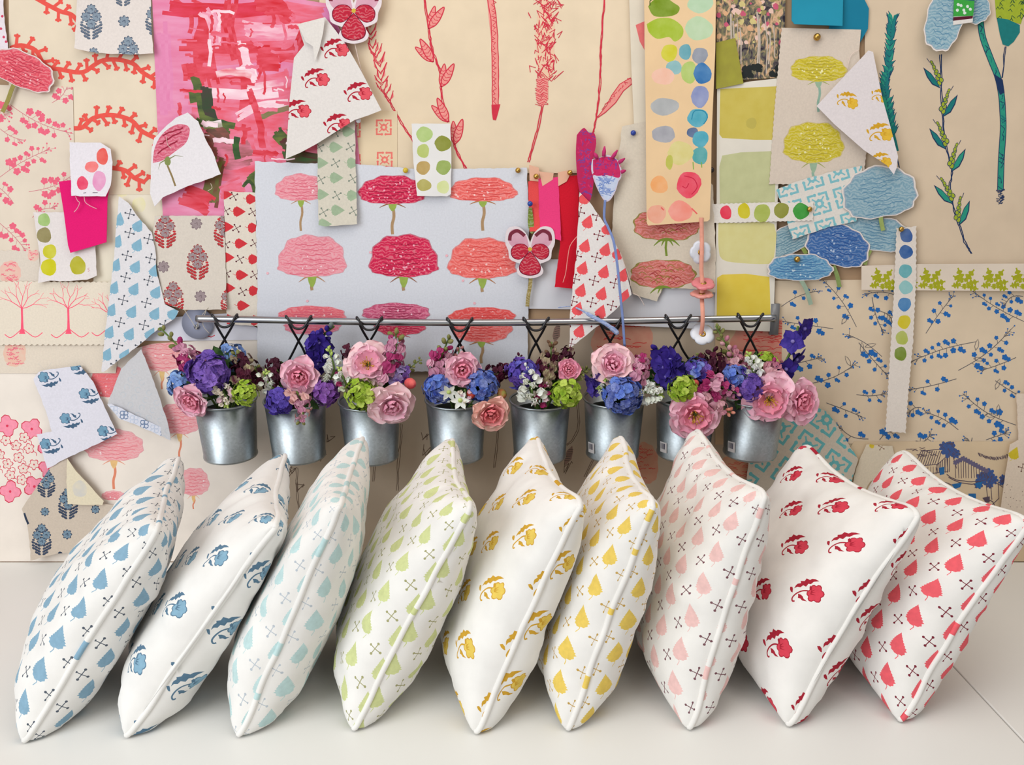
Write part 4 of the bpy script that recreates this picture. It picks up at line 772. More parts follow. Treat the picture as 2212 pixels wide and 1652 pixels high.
sw('fabric_swatch', 'cream cloth corner with yellow leaves at the lower right edge', 'fabric', rag([(2196, 850), (2240, 850), (2240, 1140), (2158, 1124), (2170, 1040), (2182, 960), (2200, 950)]), .0080, ('cloth', (224, 208, 190)), lambda: leaf(2191, 980, 28, .4, I(206, 186, 50))+cross(2208, 1010, 16, 0, I(110, 80, 70))+sum([dot(R.uniform(2170, 2212), R.uniform(1040, 1120), 1.2, I(160, 140, 130), n=5) for k in range(20)], []), lift=[(-1, 0, .006, 2)])
sw('fabric_swatch', 'cream cloth scrap with a yellow leaf behind the coral leaf cushion', 'fabric', rag([(1872, 960), (1928, 963), (1938, 1010), (1880, 1040), (1850, 1090), (1832, 1085), (1850, 1010)]), .0070, ('cloth', (224, 212, 190)), lambda: leaf(1884, 962, 14, .8, I(214, 190, 60))+cross(1904, 966, 13, .3, I(130, 90, 70))+leaf(1846, 1058, 22, .6, I(206, 186, 50)))
# ------------------------------------------------------------------ cut-out embroidered flowers
def cutout(name, label, d, off, prints, stem=None, group=None, lift=(), base=(226, 216, 210), th=.0016):
    o = sw(name, label, 'cut-out flower', d, off, ('cloth', base), prints, th=th, wav=.002, group=group, lift=lift, limit=500)
    if stem: sheet('stem', '', '', ribbon(smooth(stem[0], 4), stem[1], 0)[0][0], off+.0004, ('ink', stem[2]), (), parent=o, th=.0012, step=20)
    return o
def grow(p, cx, cy, k): return xf([(x-cx, y-cy) for x, y in p], cx, cy, k)
def rotc(pr, cx, cy, a): return [(xf([(x-cx, y-cy) for x, y in p], cx, cy, 1, a), k) for p, k in pr]
def carn_cut(label, cx, cy, w, h, rot, off, col, dk, stem, lift=(), flat=.62, stc=(130, 150, 80), sp=10):
    pr = rotc(carnation(cx, cy, w, h, col, dk, 0, flat, sp, lines=9), cx, cy, rot)
    d = grow(pr[0][0], cx, cy, 1.04)
    return cutout('embroidered_flower', label, d, off, pr, (stem, 9, stc) if stem else None, 'embroidered carnation cut-outs', lift)
carn_cut('pink embroidered carnation cut-out at the left edge below the corner cloth', 44, 158, 140, 70, .42, .0150, (226, 92, 106), (180, 50, 72), [(34, 176), (26, 190), (16, 218), (5, 242)], stc=(150, 140, 76))
BA, BB = (140, 172, 186), (84, 130, 160)
carn_cut('big pale blue carnation cut-out right of the lattice cloth', 1902, 428, 152, 104, -.16, .0175, BA, BB, [(1902, 462), (1904, 480), (1908, 498)], stc=(150, 166, 96), sp=0)
carn_cut('pale blue carnation cut-out behind the top of the dotted vertical tape', 1890, 512, 150, 70, .16, .0100, BA, BB, [(1880, 540), (1872, 556), (1868, 572)], stc=(140, 156, 90), sp=0)
carn_cut('grey blue carnation cut-out half hidden under the lattice cloth', 1714, 520, 130, 56, -.45, .0090, (142, 170, 180), (90, 130, 150), [(1732, 532), (1742, 548)], stc=(140, 156, 80), sp=0)
carn_cut('deep blue carnation cut-out in the middle of the blue cluster', 1808, 540, 130, 84, .22, .0122, (70, 112, 170), (40, 76, 140), [(1800, 574), (1808, 594), (1814, 620)], stc=(130, 150, 90), sp=14)
carn_cut('bright blue carnation cut-out with a brass pin, lowest of the blue cluster', 1728, 584, 132, 54, .0, .0160, (106, 158, 192), (60, 108, 160), [(1730, 604), (1742, 626), (1752, 658)], stc=(150, 170, 150), sp=8)
o = carn_cut('pale blue carnation cut-out hanging over the teal stems, top right', 2040, 42, 74, 130, .25, .0170, BA, BB, None, flat=.5, sp=0, lift=[(0, 1, .01, 2)])
carn_cut('pale blue carnation cut-out peeping out beside the green boxed scrap', 2106, 14, 60, 70, -.3, .0120, BA, BB, None, flat=.5, sp=0)
sw('fabric_swatch', 'small bright green scrap with white spots over the top right blue carnation', 'fabric', [(2062, -30), (2108, -30), (2101, 48), (2059, 54)], .0215, ('cloth', (222, 216, 212)), lambda: [([(2060, -2), (2106, 2), (2102, 34), (2059, 36)], I(60, 160, 66)), ([(2060, -30), (2108, -30), (2106, 2), (2060, -2)], I(40, 84, 110)), ([(2059, 37), (2102, 34), (2101, 40), (2059, 45)], I(86, 24, 44))]+sum([dot(x, y, 3.4, I(214, 226, 218), n=9) for x, y in ((2068, 22), (2076, 12), (2082, 22), (2090, 14), (2096, 20), (2070, 10), (2084, 28))], []))
def viola(label, cx, cy, s, off, bud):
    W2 = (226, 214, 218); T = lambda pts: xf(smooth(pts, 5), cx, cy, s)
    ul = [(-.05, -.1), (-.2, -.62), (-.55, -.88), (-.9, -.78), (-.98, -.35), (-.7, 0), (-.3, .08), (-.05, -.1)]; ur = [(-x, y) for x, y in ul]
    ll = [(0, .05), (-.25, -.2), (-.62, -.2), (-.86, .05), (-.8, .38), (-.5, .5), (-.2, .32), (0, .05)]; lr = [(-x, y) for x, y in ll]
    bt = [(0, .1), (-.28, .4), (-.5, .78), (-.4, 1.1), (0, 1.22), (.4, 1.1), (.48, .78), (.26, .4), (0, .1)]
    out = smooth([(0, -.28), (-.2, -.72), (-.58, -1.0), (-1.02, -.88), (-1.12, -.3), (-.98, .1), (-.92, .46), (-.56, .64), (-.46, .7), (-.6, .98), (-.46, 1.22), (0, 1.34), (.46, 1.22), (.6, .98), (.46, .7), (.58, .64), (.92, .46), (.98, .1), (1.12, -.3), (1.02, -.88), (.58, -1.0), (.2, -.72), (0, -.28)], 4)
    out = [(x*1.0, y) for x, y in out]
    pr = [(T(ul), ('wash', (206, 150, 170), (216, 172, 188))), (T(ur), ('wash', (206, 150, 170), (216, 172, 188)))]
    for sg in (-1, 1):
        pr += [(xf(p, cx, cy, s), I(120, 44, 62)) for p, _ in ribbon([(sg*x, y) for x, y in smooth([(.24, -.58), (.56, -.80), (.86, -.66), (.92, -.36)], 5)], .16, 0)]
    for q_ in (ll, lr, bt): pr += [(T(q_), I(122, 22, 48)), (grow(T(q_), *[sum(c)/len(q_) for c in zip(*xf(q_, cx, cy, s))], .92), ('carn', (196, 40, 64), (150, 26, 50)))]
    pr += dot(cx, cy+.02*s, s*.09, I(208, 176, 70))
    o = cutout('embroidered_viola', label, xf(out[:-1], cx, cy, s), off, pr, None, 'embroidered viola cut-outs', base=W2, th=.004)
    return o
o = viola('embroidered red viola cut-out with stem and green bud beside the white linen', 1145, 537, 48, .0245, True)
sheet('stem', '', '', ribbon(smooth([(1147, 582), (1146, 610), (1141, 640), (1139, 662)], 4), 8, 0)[0][0], .0225, ('carn', (166, 148, 90), (96, 80, 50)), parent=o, th=.002, step=16)
sheet('bud', 'green bud', '', smooth([(1142, 448), (1140, 480), (1145, 502), (1152, 502), (1153, 480), (1149, 448)], 3), .0225, ('carn', (126, 142, 60), (70, 84, 40)), parent=o, th=.002, step=16)
o = viola('embroidered red viola cut-out at the top over the painting edge', 764, 22, 54, .0245, False)
thread(o, [(764, 82), (770, 110), (776, 135), (781, 155)], .02, .0009)
# thistle and long lace flower
def thr_prints(cx, cy, w, h, n, keys):
    o = []
    for k in range(n):
        x, y = cx+R.gauss(0, w*.3), cy+R.uniform(-h/2, h/2); o += seg(jit([(x, y), (x+R.uniform(-7, 7), y+R.uniform(-5, 5)), (x+R.uniform(-7, 7), y+R.uniform(-6, 6))], 2), 1.6, R.choice(keys))
    return o
PU = [I(116, 70, 150), I(196, 30, 84), I(206, 48, 100), I(130, 60, 140)]
o = cutout('embroidered_flower', 'long magenta and purple lace flower hanging over the red ribbon', smooth([(1246, 292), (1252, 284), (1262, 276), (1272, 286), (1284, 288), (1288, 310), (1282, 340), (1284, 370), (1281, 405), (1276, 430), (1266, 444), (1256, 430), (1250, 404), (1246, 370), (1244, 330), (1246, 292)], 3)[:-1], .0262, lambda: thr_prints(1266, 362, 36, 160, 110, PU), base=(186, 40, 92))
m = MB()
for d in (0, 1.6): tube(m, [P(u+d, v, .032+.0004*k) for k, (u, v) in enumerate(smooth(jit([(1266, 440), (1268, 480), (1267, 520), (1270, 560), (1271, 600), (1270, 640)], 1.2), 5))], .0012, ('ink', (126, 146, 196)), 5)
m.build('stem', o)
o = cutout('embroidered_flower', 'purple thistle cut-out with a pale blue net cup and long blue thread stem', smooth([(1279, 344), (1296, 340), (1310, 334), (1330, 342), (1341, 358), (1342, 382), (1336, 392), (1330, 412), (1318, 432), (1306, 434), (1294, 415), (1284, 392), (1277, 366), (1279, 344)], 3)[:-1], .0290, lambda: [(smooth([(1281, 345), (1310, 338), (1332, 346), (1340, 372), (1336, 384), (1310, 378), (1284, 378), (1281, 345)], 3), I(198, 44, 100)), (smooth([(1284, 380), (1310, 380), (1334, 386), (1328, 410), (1316, 430), (1306, 430), (1294, 412), (1284, 380)], 3), I(196, 206, 228))]+thr_prints(1310, 360, 50, 34, 50, PU)+thr_prints(1309, 402, 34, 38, 60, [I(112, 138, 198), I(140, 160, 208)]), base=(206, 196, 214))
m = MB()
for x, y, e in ((1304, 338, (1306, 316)), (1322, 342, (1334, 324)), (1336, 352, (1350, 342)), (1290, 342, (1284, 330)), (1341, 372, (1352, 368))):
    tube(m, [P(x, y, .030), P((x+e[0])/2, (y+e[1])/2, .031), P(*e, .030)], [.004, .0045, .0015], ('ink', (190, 50, 110)), 6)
m.build('spines', o); m = MB()
for d in (0, 2.4): tube(m, [P(u+d, v, w_) for u, v, w_ in smooth([(1306, 432, .029), (1304, 470, .034), (1312, 490, .045), (1324, 520, .060), (1332, 570, .074), (1338, 630, .086), (1344, 690, .094), (1348, 748, .096)], 6)], .0017, ('ink', (122, 140, 190)), 5)
m.build('stem', o)
m = MB(); tube(m, [P(*p) for p in smooth([(1206, 664, .052), (1232, 662, .060), (1252, 668, .074), (1280, 684, .090), (1306, 698, .096), (1328, 714, .096), (1334, 722, .096)], 6)], [.0010]*8+[.002]*8+[.0045]*12+[.0056]*6+[.004]*3, ('carn', (150, 168, 208), (96, 116, 170)), 8)
tag(m.build('lace_cord', loc=P(1270, 690, .07)), 'pale blue net lace cord lying across the tip of the coral leaf cloth', 'cord')
# button garland
g = empty('button_garland', P(1516, 470, .033), 'pink leather strip threaded with four flower buttons in front of the rail', 'garland')
m = MB(); pts = smooth([(1515, 470, .034), (1516, 510, .036), (1516, 545, .044), (1515, 580, .046), (1517, 612, .050), (1516, 640, .056), (1517, 660, .078), (1518, 684, .089), (1517, 705, .088), (1514, 722, .080)], 5)
vs = []; fs = []
for i, (u, v, w_) in enumerate(pts): vs += [P(u-4.6, v, w_), P(u+4.6, v, w_), P(u+4.6, v, w_-.0015), P(u-4.6, v, w_-.0015)]
for i in range(len(pts)-1):
    for k in range(4): fs.append([i*4+k, i*4+(k+1) % 4, i*4+4+(k+1) % 4, i*4+4+k])
m.add(vs, fs, ('ink', (226, 158, 138))); m.build('strip', g)
def button(u, v, o_, r, n, key, ck, lab):
    m = MB(); a, b, ax = frame(n); c = P(u, v, o_); vs = [c+ax*.002]; fs = []; N2 = 40
    for lay, (k, h) in enumerate(((.35, .003), (.8, .0045), (1, .002), (.97, -.001), (.4, -.002))):
        for i in range(N2):
            t = 2*PI*i/N2; rr = r*k*(1 if k < .5 else (.86+.14*abs(math.cos(2.5*t))**.6)); vs.append(c+(a*math.cos(t)+b*math.sin(t))*rr+ax*h)
    for i in range(N2): fs.append([0, 1+i, 1+(i+1) % N2])
    for L in range(4):
        for i in range(N2): fs.append([1+L*N2+i, 1+(L+1)*N2+i, 1+(L+1)*N2+(i+1) % N2, 1+L*N2+(i+1) % N2])
    m.add(vs, fs, key); o = m.build('flower_button', g); o['label'] = lab
    m = MB(); lathe(m, c+ax*.003, ax, [(r*.12, 0), (r*.2, .0015), (r*.28, 0), (r*.28, -.002)], ck, 16); m.build('eyelet', o)
BR = ('metal', (176, 138, 70))
button(1513, 545, .036, .0255, V((.25, -1, .1)), ('gloss', (214, 216, 226)), BR, 'white flower button')
button(1519, 613, .046, .0255, V((0, -.45, .9)), ('gloss', (222, 128, 134)), BR, 'rose pink flower button')
button(1516, 636, .052, .0255, V((0, -.25, 1)), ('gloss', (222, 150, 140)), BR, 'salmon flower button')
button(1517, 722, .076, .0265, V((.05, -.75, .55)), ('gloss', (224, 226, 234)), BR, 'white flower button at the end')
# ------------------------------------------------------------------ pins
GOLD = ('metal', (190, 150, 76))
def pin(u, v, o_, key, label, grp, r=.0058):
    m = MB(); c = P(u, v, o_+r*.75); ball(m, c, r, key, V((0, -1, 0)), .9, 14, 8); t = empty('push_pin', P(u, v, o_), label, 'pin', grp); m.build('head', t)
    m = MB(); tube(m, [P(u, v, o_+.002), P(u, v+1, .0005)], .0006, ('metal', (200, 200, 200)), 6); m.build('needle', t)
for a in ((1119, 368, .0128, GOLD, 'brass pin in the top right corner of the white linen'), (1158, 381, .0195, GOLD, 'brass pin at the left felt ribbon'), (1231, 373, .020, GOLD, 'brass pin at the top of the red felt ribbon'), (1765, 80, .0145, GOLD, 'brass pin at the top of the yellow carnation cloth', .0075), (1749, 452, .0195, GOLD, 'brass pin on the green dot of the horizontal tape'), (1722, 560, .018, GOLD, 'brass pin in the lowest blue carnation', .0068), (1947, 495, .0185, GOLD, 'brass pin at the top of the vertical tape')):
    pin(*a[:5], 'brass push pins', *a[5:])
for a in ((876, 368, .0128, ('gloss', (206, 178, 40)), 'yellow round pin left of the green dotted card'), (1368, 287, .0125, ('gloss', (30, 60, 150)), 'blue round pin at the top of the cream calico'), (1145, 440, .0275, ('gloss', (28, 66, 150)), 'blue round pin above the viola bud'), (774, 260, .0165, ('gloss', (216, 220, 230)), 'white round pin at the tip of the sage leaf strip'), (1537, 367, .0045, ('gloss', (40, 30, 34)), 'dark pin between the tall card and the yellow squares')):
    pin(*a[:5], 'round headed pins')
# ------------------------------------------------------------------ rail with brackets, hooks, buckets
STEEL = ('metal', (172, 174, 178)); BLACK = ('gloss', (26, 25, 28)); GALV = ('galv', (176, 184, 188))
RO = .075
RAILV = smooth([(424, 688), (560, 690.5), (720, 694), (1000, 697), (1250, 695), (1500, 690), (1676, 686.5)], 8)
rail = empty('hanging_rail', P(1050, 695, .0), 'grey metal rail on wall brackets carrying eight buckets', 'rail')
m = MB(); tube(m, [P(u, v, RO) for u, v in RAILV], .0074, STEEL, 14); m.build('rod', rail)
br = MB(); c = P(428, 698, .006); lathe(br, c, V((0, -1, 0)), [(0, .006), (.0335, .006), (.0335, .006), (.0345, .005), (.0345, 0)], ('gloss', (160, 166, 190)), 36); tube(br, [P(432, 689, .01), P(432, 689, RO+.002)], .008, STEEL, 10)
bo = br.build('bracket', rail); bo['label'] = 'round lilac grey wall bracket at the left end'
m = MB(); c = P(425, 706, .0125); lathe(m, c, V((0, -1, 0)), [(.0065, 0), (.006, .002), (0, .003)], ('metal', (200, 205, 220)), 14)
for a in (.5, .5+PI/2): a_ = V((math.cos(a), 0, math.sin(a)))*.004; tube(m, [c+V((0, -.003, 0))-a_, c+V((0, -.003, 0))+a_], .0009, ('ink', (50, 70, 110)), 4)
m.build('screw', bo)
br = MB(); a0, a1 = P(1664, 655, .004), P(1679, 722, .004); box(br, (a0.x, -.012, a1.z), (a1.x, -.002, a0.z), ('gloss', (120, 120, 122))); tube(br, [P(1670, 687, .008), P(1670, 687, RO+.002)], .008, STEEL, 10)
br.build('bracket', rail)['label'] = 'upright grey wall bracket at the right end'
BK = [(486, 860), (637, 861), (798, 863), (985, 860), (1167, 861), (1327, 857), (1483, 856), (1630, 855)]
HK = [485, 645, 798, 993, 1158, 1318, 1465, 1621]
ORD = ['first', 'second', 'third', 'fourth', 'fifth', 'sixth', 'seventh', 'eighth']
BO = .088
def railv(u):
    for (a, b), (c, d) in zip(RAILV, RAILV[1:]):
        if a <= u <= c: return b+(d-b)*(u-a)/(c-a)
    return 690
def hook(i):
    u = HK[i]; v = railv(u); x, y = BK[i]; m = MB(); o = RO
    ru = x-38; q_ = x+38
    pts = [(q_, y-36, .036), (u+14, v+72, .042), (u, v+44, .050), (u-14, v+20, .062), (u-25, v-2, o-.004), (u-27.5, v-10, o+.004), (u-24, v-6, o+.011), (u-12, v+13, o+.012), (u, v+17.5, o+.012), (u+12, v+13, o+.012), (u+24, v-6, o+.011), (u+27.5, v-10, o+.004), (u+25, v-2, o-.004), (u+14, v+20, .058), (u, v+44, .046), (u-14, v+72, .038), (ru, y-36, .032)]
    tube(m, [P(*p) for p in smooth(pts, 6)], .0026, BLACK, 8)
    tag(m.build('wire_hook', loc=P(u, v, RO)), 'black crossed wire hook holding the %s bucket from the left' % ORD[i], 'hook', 'wire hooks on the rail')
TILT = math.radians(7); BAX = V((0, -math.sin(TILT), math.cos(TILT))); BH = .132
def bucket(i):
    x, y = BK[i]; top = P(x, y, BO); c = top-BAX*BH
    t = empty('galvanised_bucket', c, '%s galvanised bucket from the left on the rail' % ORD[i], 'bucket', 'galvanised flower buckets')
    r0, r1 = .0565, .0655; m = MB()
    lathe(m, c, BAX, [(0, .004), (r0-.004, .004), (r0-.001, .0), (r0+.0012, .001), (r0+.0012, .005), (r0, .0065), (r1-.001, BH-.004), (r1-.0025, BH-.004), (r0-.002, .01), (0, .01)], GALV, 48)
    m.build('body', t); m = MB(); a, b, _ = frame(BAX)
    R_ = [c+BAX*(BH-.002)+(a*math.cos(k*2*PI/48)+b*math.sin(k*2*PI/48))*r1 for k in range(49)]
    tube(m, R_, .0023, GALV, 8, False); m.build('rim', t)
    m = MB(); lathe(m, c, BAX, [(r1-.006, BH-.03), (r1*.6, BH-.024), (0, BH-.022)], ('felt', (26, 32, 26)), 32); m.build('shade_disc', t)  # near-black disc added to stand in for the shade inside the bucket
    if i in (5, 6, 7):
        m = MB(); vs = []
        ang = lambda q: (math.cos(q), math.sin(q)); A0 = -PI+.42
        def pt(s, h, e): k = r0+.0012+(r1-r0)*h/BH+e; q = A0+s; return c+BAX*h+(V((1, 0, 0))*math.cos(q)+V((0, 1, 0))*math.sin(q))*k
        for s0, s1, h0, h1, e, key in [(0, .34, .012, .036, .0006, ('ink', (214, 210, 210)))]+[(.04+.045*k, .055+.05*k, .02, .033, .0009, ('ink', (60, 56, 80))) for k in range(5)]:
            m.add([pt(s0+(s1-s0)*k/4, h, e) for h in (h0, h1) for k in range(5)], [(k, k+1, 6+k, 5+k) for k in range(4)], key)
        m.build('price_sticker', t)['label'] = 'white barcode sticker'
for i in range(8): bucket(i); hook(i)
# ------------------------------------------------------------------ flowers
def petal(mb, key, base, out, nrm, L, W, curl=.5, cup=.3, notch=0, nu=5, nw=4, tip=.55):
    """curved petal growing from base along out; nrm is its upper side"""
    out = out.normalized(); nrm = (nrm-out*nrm.dot(out)).normalized(); sd = out.cross(nrm); vs = []
    for i in range(nu+1):
        u = 1-(1-i/nu)**1.35; wd = W*(.22+.78*math.sin(PI*min(1, u*.5/tip+.02))**.8) if u < tip else W*max(.16, math.sqrt(max(0, 1-((u-tip)/(1-tip))**2)))
        for k in range(nw+1):
            s = 2*k/nw-1
            vs.append(base+out*(L*(u-.10*u*s*s*(u > .6)-notch*u*u*(1-abs(s))))+sd*(wd*s*.5)+nrm*(L*curl*u*u*-.5+W*cup*s*s*.5+W*.028*math.sin(4*s+7*u)))
    mb.add(vs, [(i*(nw+1)+k, i*(nw+1)+k+1, (i+1)*(nw+1)+k+1, (i+1)*(nw+1)+k) for i in range(nu) for k in range(nw)], key)
F = random.Random(21)
def jv(a): return V((F.uniform(-a, a), F.uniform(-a, a), F.uniform(-a, a)))
def pk(*c): return ('petal', c, tuple(min(255, int(x*.6+255*.4)) for x in c))
STEMG = ('petal', (84, 112, 52), (120, 148, 76)); LEAFG = ('petal', (44, 74, 38), (74, 106, 52))
def facing(du, dv): return V((du, -1, -dv)).normalized()
def stem_to(root, c, i, name='stem', r=.0018, key=STEMG):
    x, y = BK[i]; b = P(x, y, BO)-BAX*.06; c2 = P(x, y, BO)+(c-P(x, y, BO))*.45+V((0, 0, -.006)); c2.z = min(c2.z, c.z)
    m = MB(); tube(m, smooth([tuple(c), tuple((c+c2)/2+V((0, .004, 0))), tuple(c2), tuple(b)], 4), r, key, 6); m.build(name, root)
def rose(root, c, n, r, opn, pal):
    """opn 0 = tight bud ... 1 = wide open with stamens; pal = inner, middle, outer petal colours"""
    a, b, ax = frame(n); ms = [MB(), MB()]; L = 5
    for k in range(L):
        f = k/(L-1); cnt = 3 if k == 0 else 5
        if opn >= .75 and k == 0: continue
        th = math.radians((6+f*50+opn*28*f+ (16 if opn > .6 else 0))); rad = r*(.06+.26*f*(.6+.7*opn)); Ln = r*(.60+.42*f); Wd = r*(.74+.62*f)
        key = pal[0] if f < .4 else pal[1] if f < .75 else pal[2]
        for q_ in range(cnt):
            t = 2*PI*(q_+k*.37)/cnt+F.uniform(-.15, .15); d = a*math.cos(t)+b*math.sin(t); tt = th*F.uniform(.85, 1.2)
            out = (ax*math.cos(tt)+d*math.sin(tt)); nr = (ax*math.sin(tt)-d*math.cos(tt))
            petal(ms[0 if f < .5 else 1], key, c+d*rad-ax*r*(.42-.08*f), out, nr, Ln*F.uniform(.9, 1.08), Wd*F.uniform(.9, 1.1), .25+.5*f*opn+.15*f, .40-.22*f*opn, .05, 8, 8, .80 if f < .3 else .62)
    if ms[0].f: ms[0].build('inner_petals', root)
    ms[1].build('outer_petals', root)
    if opn > .6:
        m = MB(); Y1 = ('petal', (214, 164, 60), (232, 196, 96))
        for k in range(26):
            t = F.uniform(0, 6.28); q_ = r*.26*math.sqrt(F.random()); d = a*math.cos(t)+b*math.sin(t); e = c-ax*r*.1+d*q_*1.3+ax*r*F.uniform(.1, .22)
            tube(m, [c-ax*r*.34+d*q_*.4, e], r*.014, Y1, 4); ball(m, e, r*.035, ('petal', (176, 116, 44), (206, 150, 60)), n=5, m=4)
        m.build('stamens', root)
    m = MB(); ball(m, c-ax*r*.5, r*.2, STEMG, ax, 1.2)
    for k in range(5):
        t = 2*PI*k/5+.3; d = a*math.cos(t)+b*math.sin(t); petal(m, STEMG, c-ax*r*.48+d*r*.08, d*.8+ax*.5, ax*.8-d*.5, r*.6, r*.18, .9, .2, 0, 4, 2, .3)
    m.build('sepals', root)
def hydrangea(root, c, n, r, nf, pals, fs=.34, cover=.62, np_=4, eye=None):
    m = MB(); a, b, ax = frame(n); g = PI*(3-math.sqrt(5)); e = MB()
    for k in range(nf):
        z = 1-2*cover*(k+.5)/nf; s = math.sqrt(max(0, 1-z*z)); t = g*k
        d = (ax*z+(a*math.cos(t)+b*math.sin(t))*s+jv(.12)).normalized(); p = c+d*r*F.uniform(.74, 1.06); u, w_, nn = frame((d+jv(.42)).normalized())
        key = F.choice(pals); f0 = F.uniform(0, 6)
        for q_ in range(np_):
            h = f0+2*PI*q_/np_; o = u*math.cos(h)+w_*math.sin(h)
            petal(m, key, p+o*r*.02, o+nn*.30, nn-o*.30, r*fs*F.uniform(.80, 1.05), r*fs*1.16, .5, .22, 0, 5, 4, .58)
        ball(e, p+nn*r*.02, r*.026, eye or key, n=5, m=4)
    m.build('florets', root); e.build('floret_eyes', root)
    m = MB(); ball(m, c-ax*r*.1, r*.62, LEAFG, ax, .9); m.build('core', root)
def snap(root, pts, r, pals, tipkey, nb=14, bud=.4):
    """snapdragon spike along pts: two-lipped florets below, closed buds towards the tip"""
    p = [V(x) for x in smooth([tuple(q_) for q_ in pts], 8)]; m = MB(); bd = MB(); st = MB()
    tube(st, p, [r*.10*(1-.5*i/len(p)) for i in range(len(p))], STEMG, 6)
    for k in range(nb):
        f = k/(nb-1); i = min(len(p)-2, int(f*(len(p)-1))); ax = (p[i+1]-p[i]).normalized(); u, w_, _ = frame(ax); t = k*2.4+F.uniform(-.3, .3)
        d = (u*math.cos(t)+w_*math.sin(t)); d = (d+V((0, -.45, 0))+ax*.25).normalized(); s = r*(1-.55*f)*F.uniform(.85, 1.1); c = p[i]+d*s*.25
        if f < 1-bud:
            key = F.choice(pals); k2 = F.choice(pals); tube(m, [c, c+d*s*.35, c+d*s*.6], [s*.16, s*.24, s*.2], key, 7)
            e = c+d*s*.55; up = (ax-d*ax.dot(d)).normalized(); sd = d.cross(up)
            for x in (-.55, .55): petal(m, key, e+up*s*.1, up+d*.5+sd*x, d-up*.3, s*.62, s*.55, .7, .3, 0, 4, 3, .65)
            for x in (-.8, 0, .8): petal(m, k2, e-up*s*.1, -up+d*.7+sd*x, d+up*.4, s*.58, s*.52, .8, .35, 0, 4, 3, .65)
        else:
            ball(bd, c+d*s*.3, s*.28, tipkey if f > .8 or F.random() < .5 else F.choice(pals), d+ax*.6, 1.5, 7, 5)
    if m.f: m.build('florets', root)
    if bd.f: bd.build('buds', root)
    st.build('stem', root)
def lupin(root, pts, r, pals, tipkey, nb=18):
    p = [V(x) for x in smooth([tuple(q_) for q_ in pts], 8)]; m = MB(); st = MB(); bd = MB(); tube(st, p, r*.08, STEMG, 6)
    for k in range(nb):
        f = k/(nb-1); i = min(len(p)-2, int(f*(len(p)-1))); ax = (p[i+1]-p[i]).normalized(); u, w_, _ = frame(ax); t = k*2.0+F.uniform(-.3, .3)
        d = (u*math.cos(t)+w_*math.sin(t)+V((0, -.5, 0))+ax*.1).normalized(); s = r*(1-.5*f); c = p[i]+d*s*.55
        if f < .78:
            key = F.choice(pals); sd = d.cross(ax).normalized()
            for x in (-1, 1): petal(m, key, c+sd*s*x*.03, d*.9+ax*.35+sd*x*.35, sd*x+ax*.3, s*.66, s*.6, .7, .5, 0, 4, 4, .6)
            petal(m, key, c, d*.5+ax*.9, -d+ax*.3, s*.6, s*.62, .5, .3, .1, 4, 4, .6); ball(m, c+d*s*.2, s*.15, key, d+ax*.5, 1.6, 6, 4)
        else: ball(bd, p[i]+d*s*.3, s*.22, tipkey, d+ax, 1.6, 6, 5)
    m.build('florets', root); bd.build('buds', root); st.build('stem', root)
def larkspur(root, pts, r, pals, nb=5, buds=4):
    p = [V(x) for x in smooth([tuple(q_) for q_ in pts], 8)]; m = MB(); st = MB(); bd = MB(); tube(st, p, r*.06, STEMG, 6)
    for k in range(nb+buds):
        f = k/max(1, nb+buds-1); i = min(len(p)-2, int(f*(len(p)-1))); ax = (p[i+1]-p[i]).normalized(); u, w_, _ = frame(ax); t = k*2.2
        d = (u*math.cos(t)*.8+w_*math.sin(t)*.8+V((0, -.9, 0))).normalized(); c = p[i]+d*r*.3
        if k < nb:
            a, b, _ = frame(d+jv(.25)); f0 = F.uniform(0, 6); key = F.choice(pals)
            for q_ in range(5):
                o = a*math.cos(f0+q_*1.257)+b*math.sin(f0+q_*1.257); petal(m, key, c, o+d*.35, d-o*.35, r*.62, r*.52, .3, .2, 0, 4, 3, .55)
            ball(m, c+d*r*.08, r*.1, ('petal', (150, 140, 200), (90, 70, 170)), d, 1, 6, 4); tube(m, [c, c-d*r*.3+ax*r*.25], [r*.09, r*.03], key, 5)
        else: ball(bd, p[i]+d*r*.3, r*.12, F.choice([pals[0], ('petal', (96, 104, 120), (120, 130, 110))]), d+ax, 1.8, 6, 5); tube(bd, [p[i], p[i]+d*r*.3], r*.03, STEMG, 4)
    m.build('florets', root)
    if bd.f: bd.build('buds', root)
    st.build('stem', root)
def star(root, c, n, r, key, cnt=2):
    a, b, ax = frame(n); m = MB(); g = MB()
    for k in range(cnt):
        cc = c+(a*(k-.5*(cnt-1))*.9-b*(k % 2)*.7)*r; d = (ax+jv(.3)).normalized(); u, w_, _ = frame(d)
        for q_ in range(6):
            o = u*math.cos(q_*PI/3+k)+w_*math.sin(q_*PI/3+k); petal(m, key, cc, o+d*.3, d-o*.3, r*.85, r*.42, .2, .3, 0, 4, 2, .35)
        ball(g, cc+d*r*.06, r*.2, ('petal', (158, 182, 84), (196, 208, 130)), d, 1, 8, 5)
    m.build('petals', root); g.build('flower_centre', root)
def budf(root, c, n, r, key):
    m = MB(); ball(m, c, r*.8, key, n, 1.35, 10, 7); m.build('petals', root); m = MB(); a, b, ax = frame(n)
    for k in range(5):
        d = a*math.cos(k*1.257)+b*math.sin(k*1.257); petal(m, STEMG, c-ax*r*1.0+d*r*.2, ax+d*.45, -d+ax*.3, r*1.3, r*.55, -.5, .3, 0, 4, 2, .4)
    m.build('sepals', root)
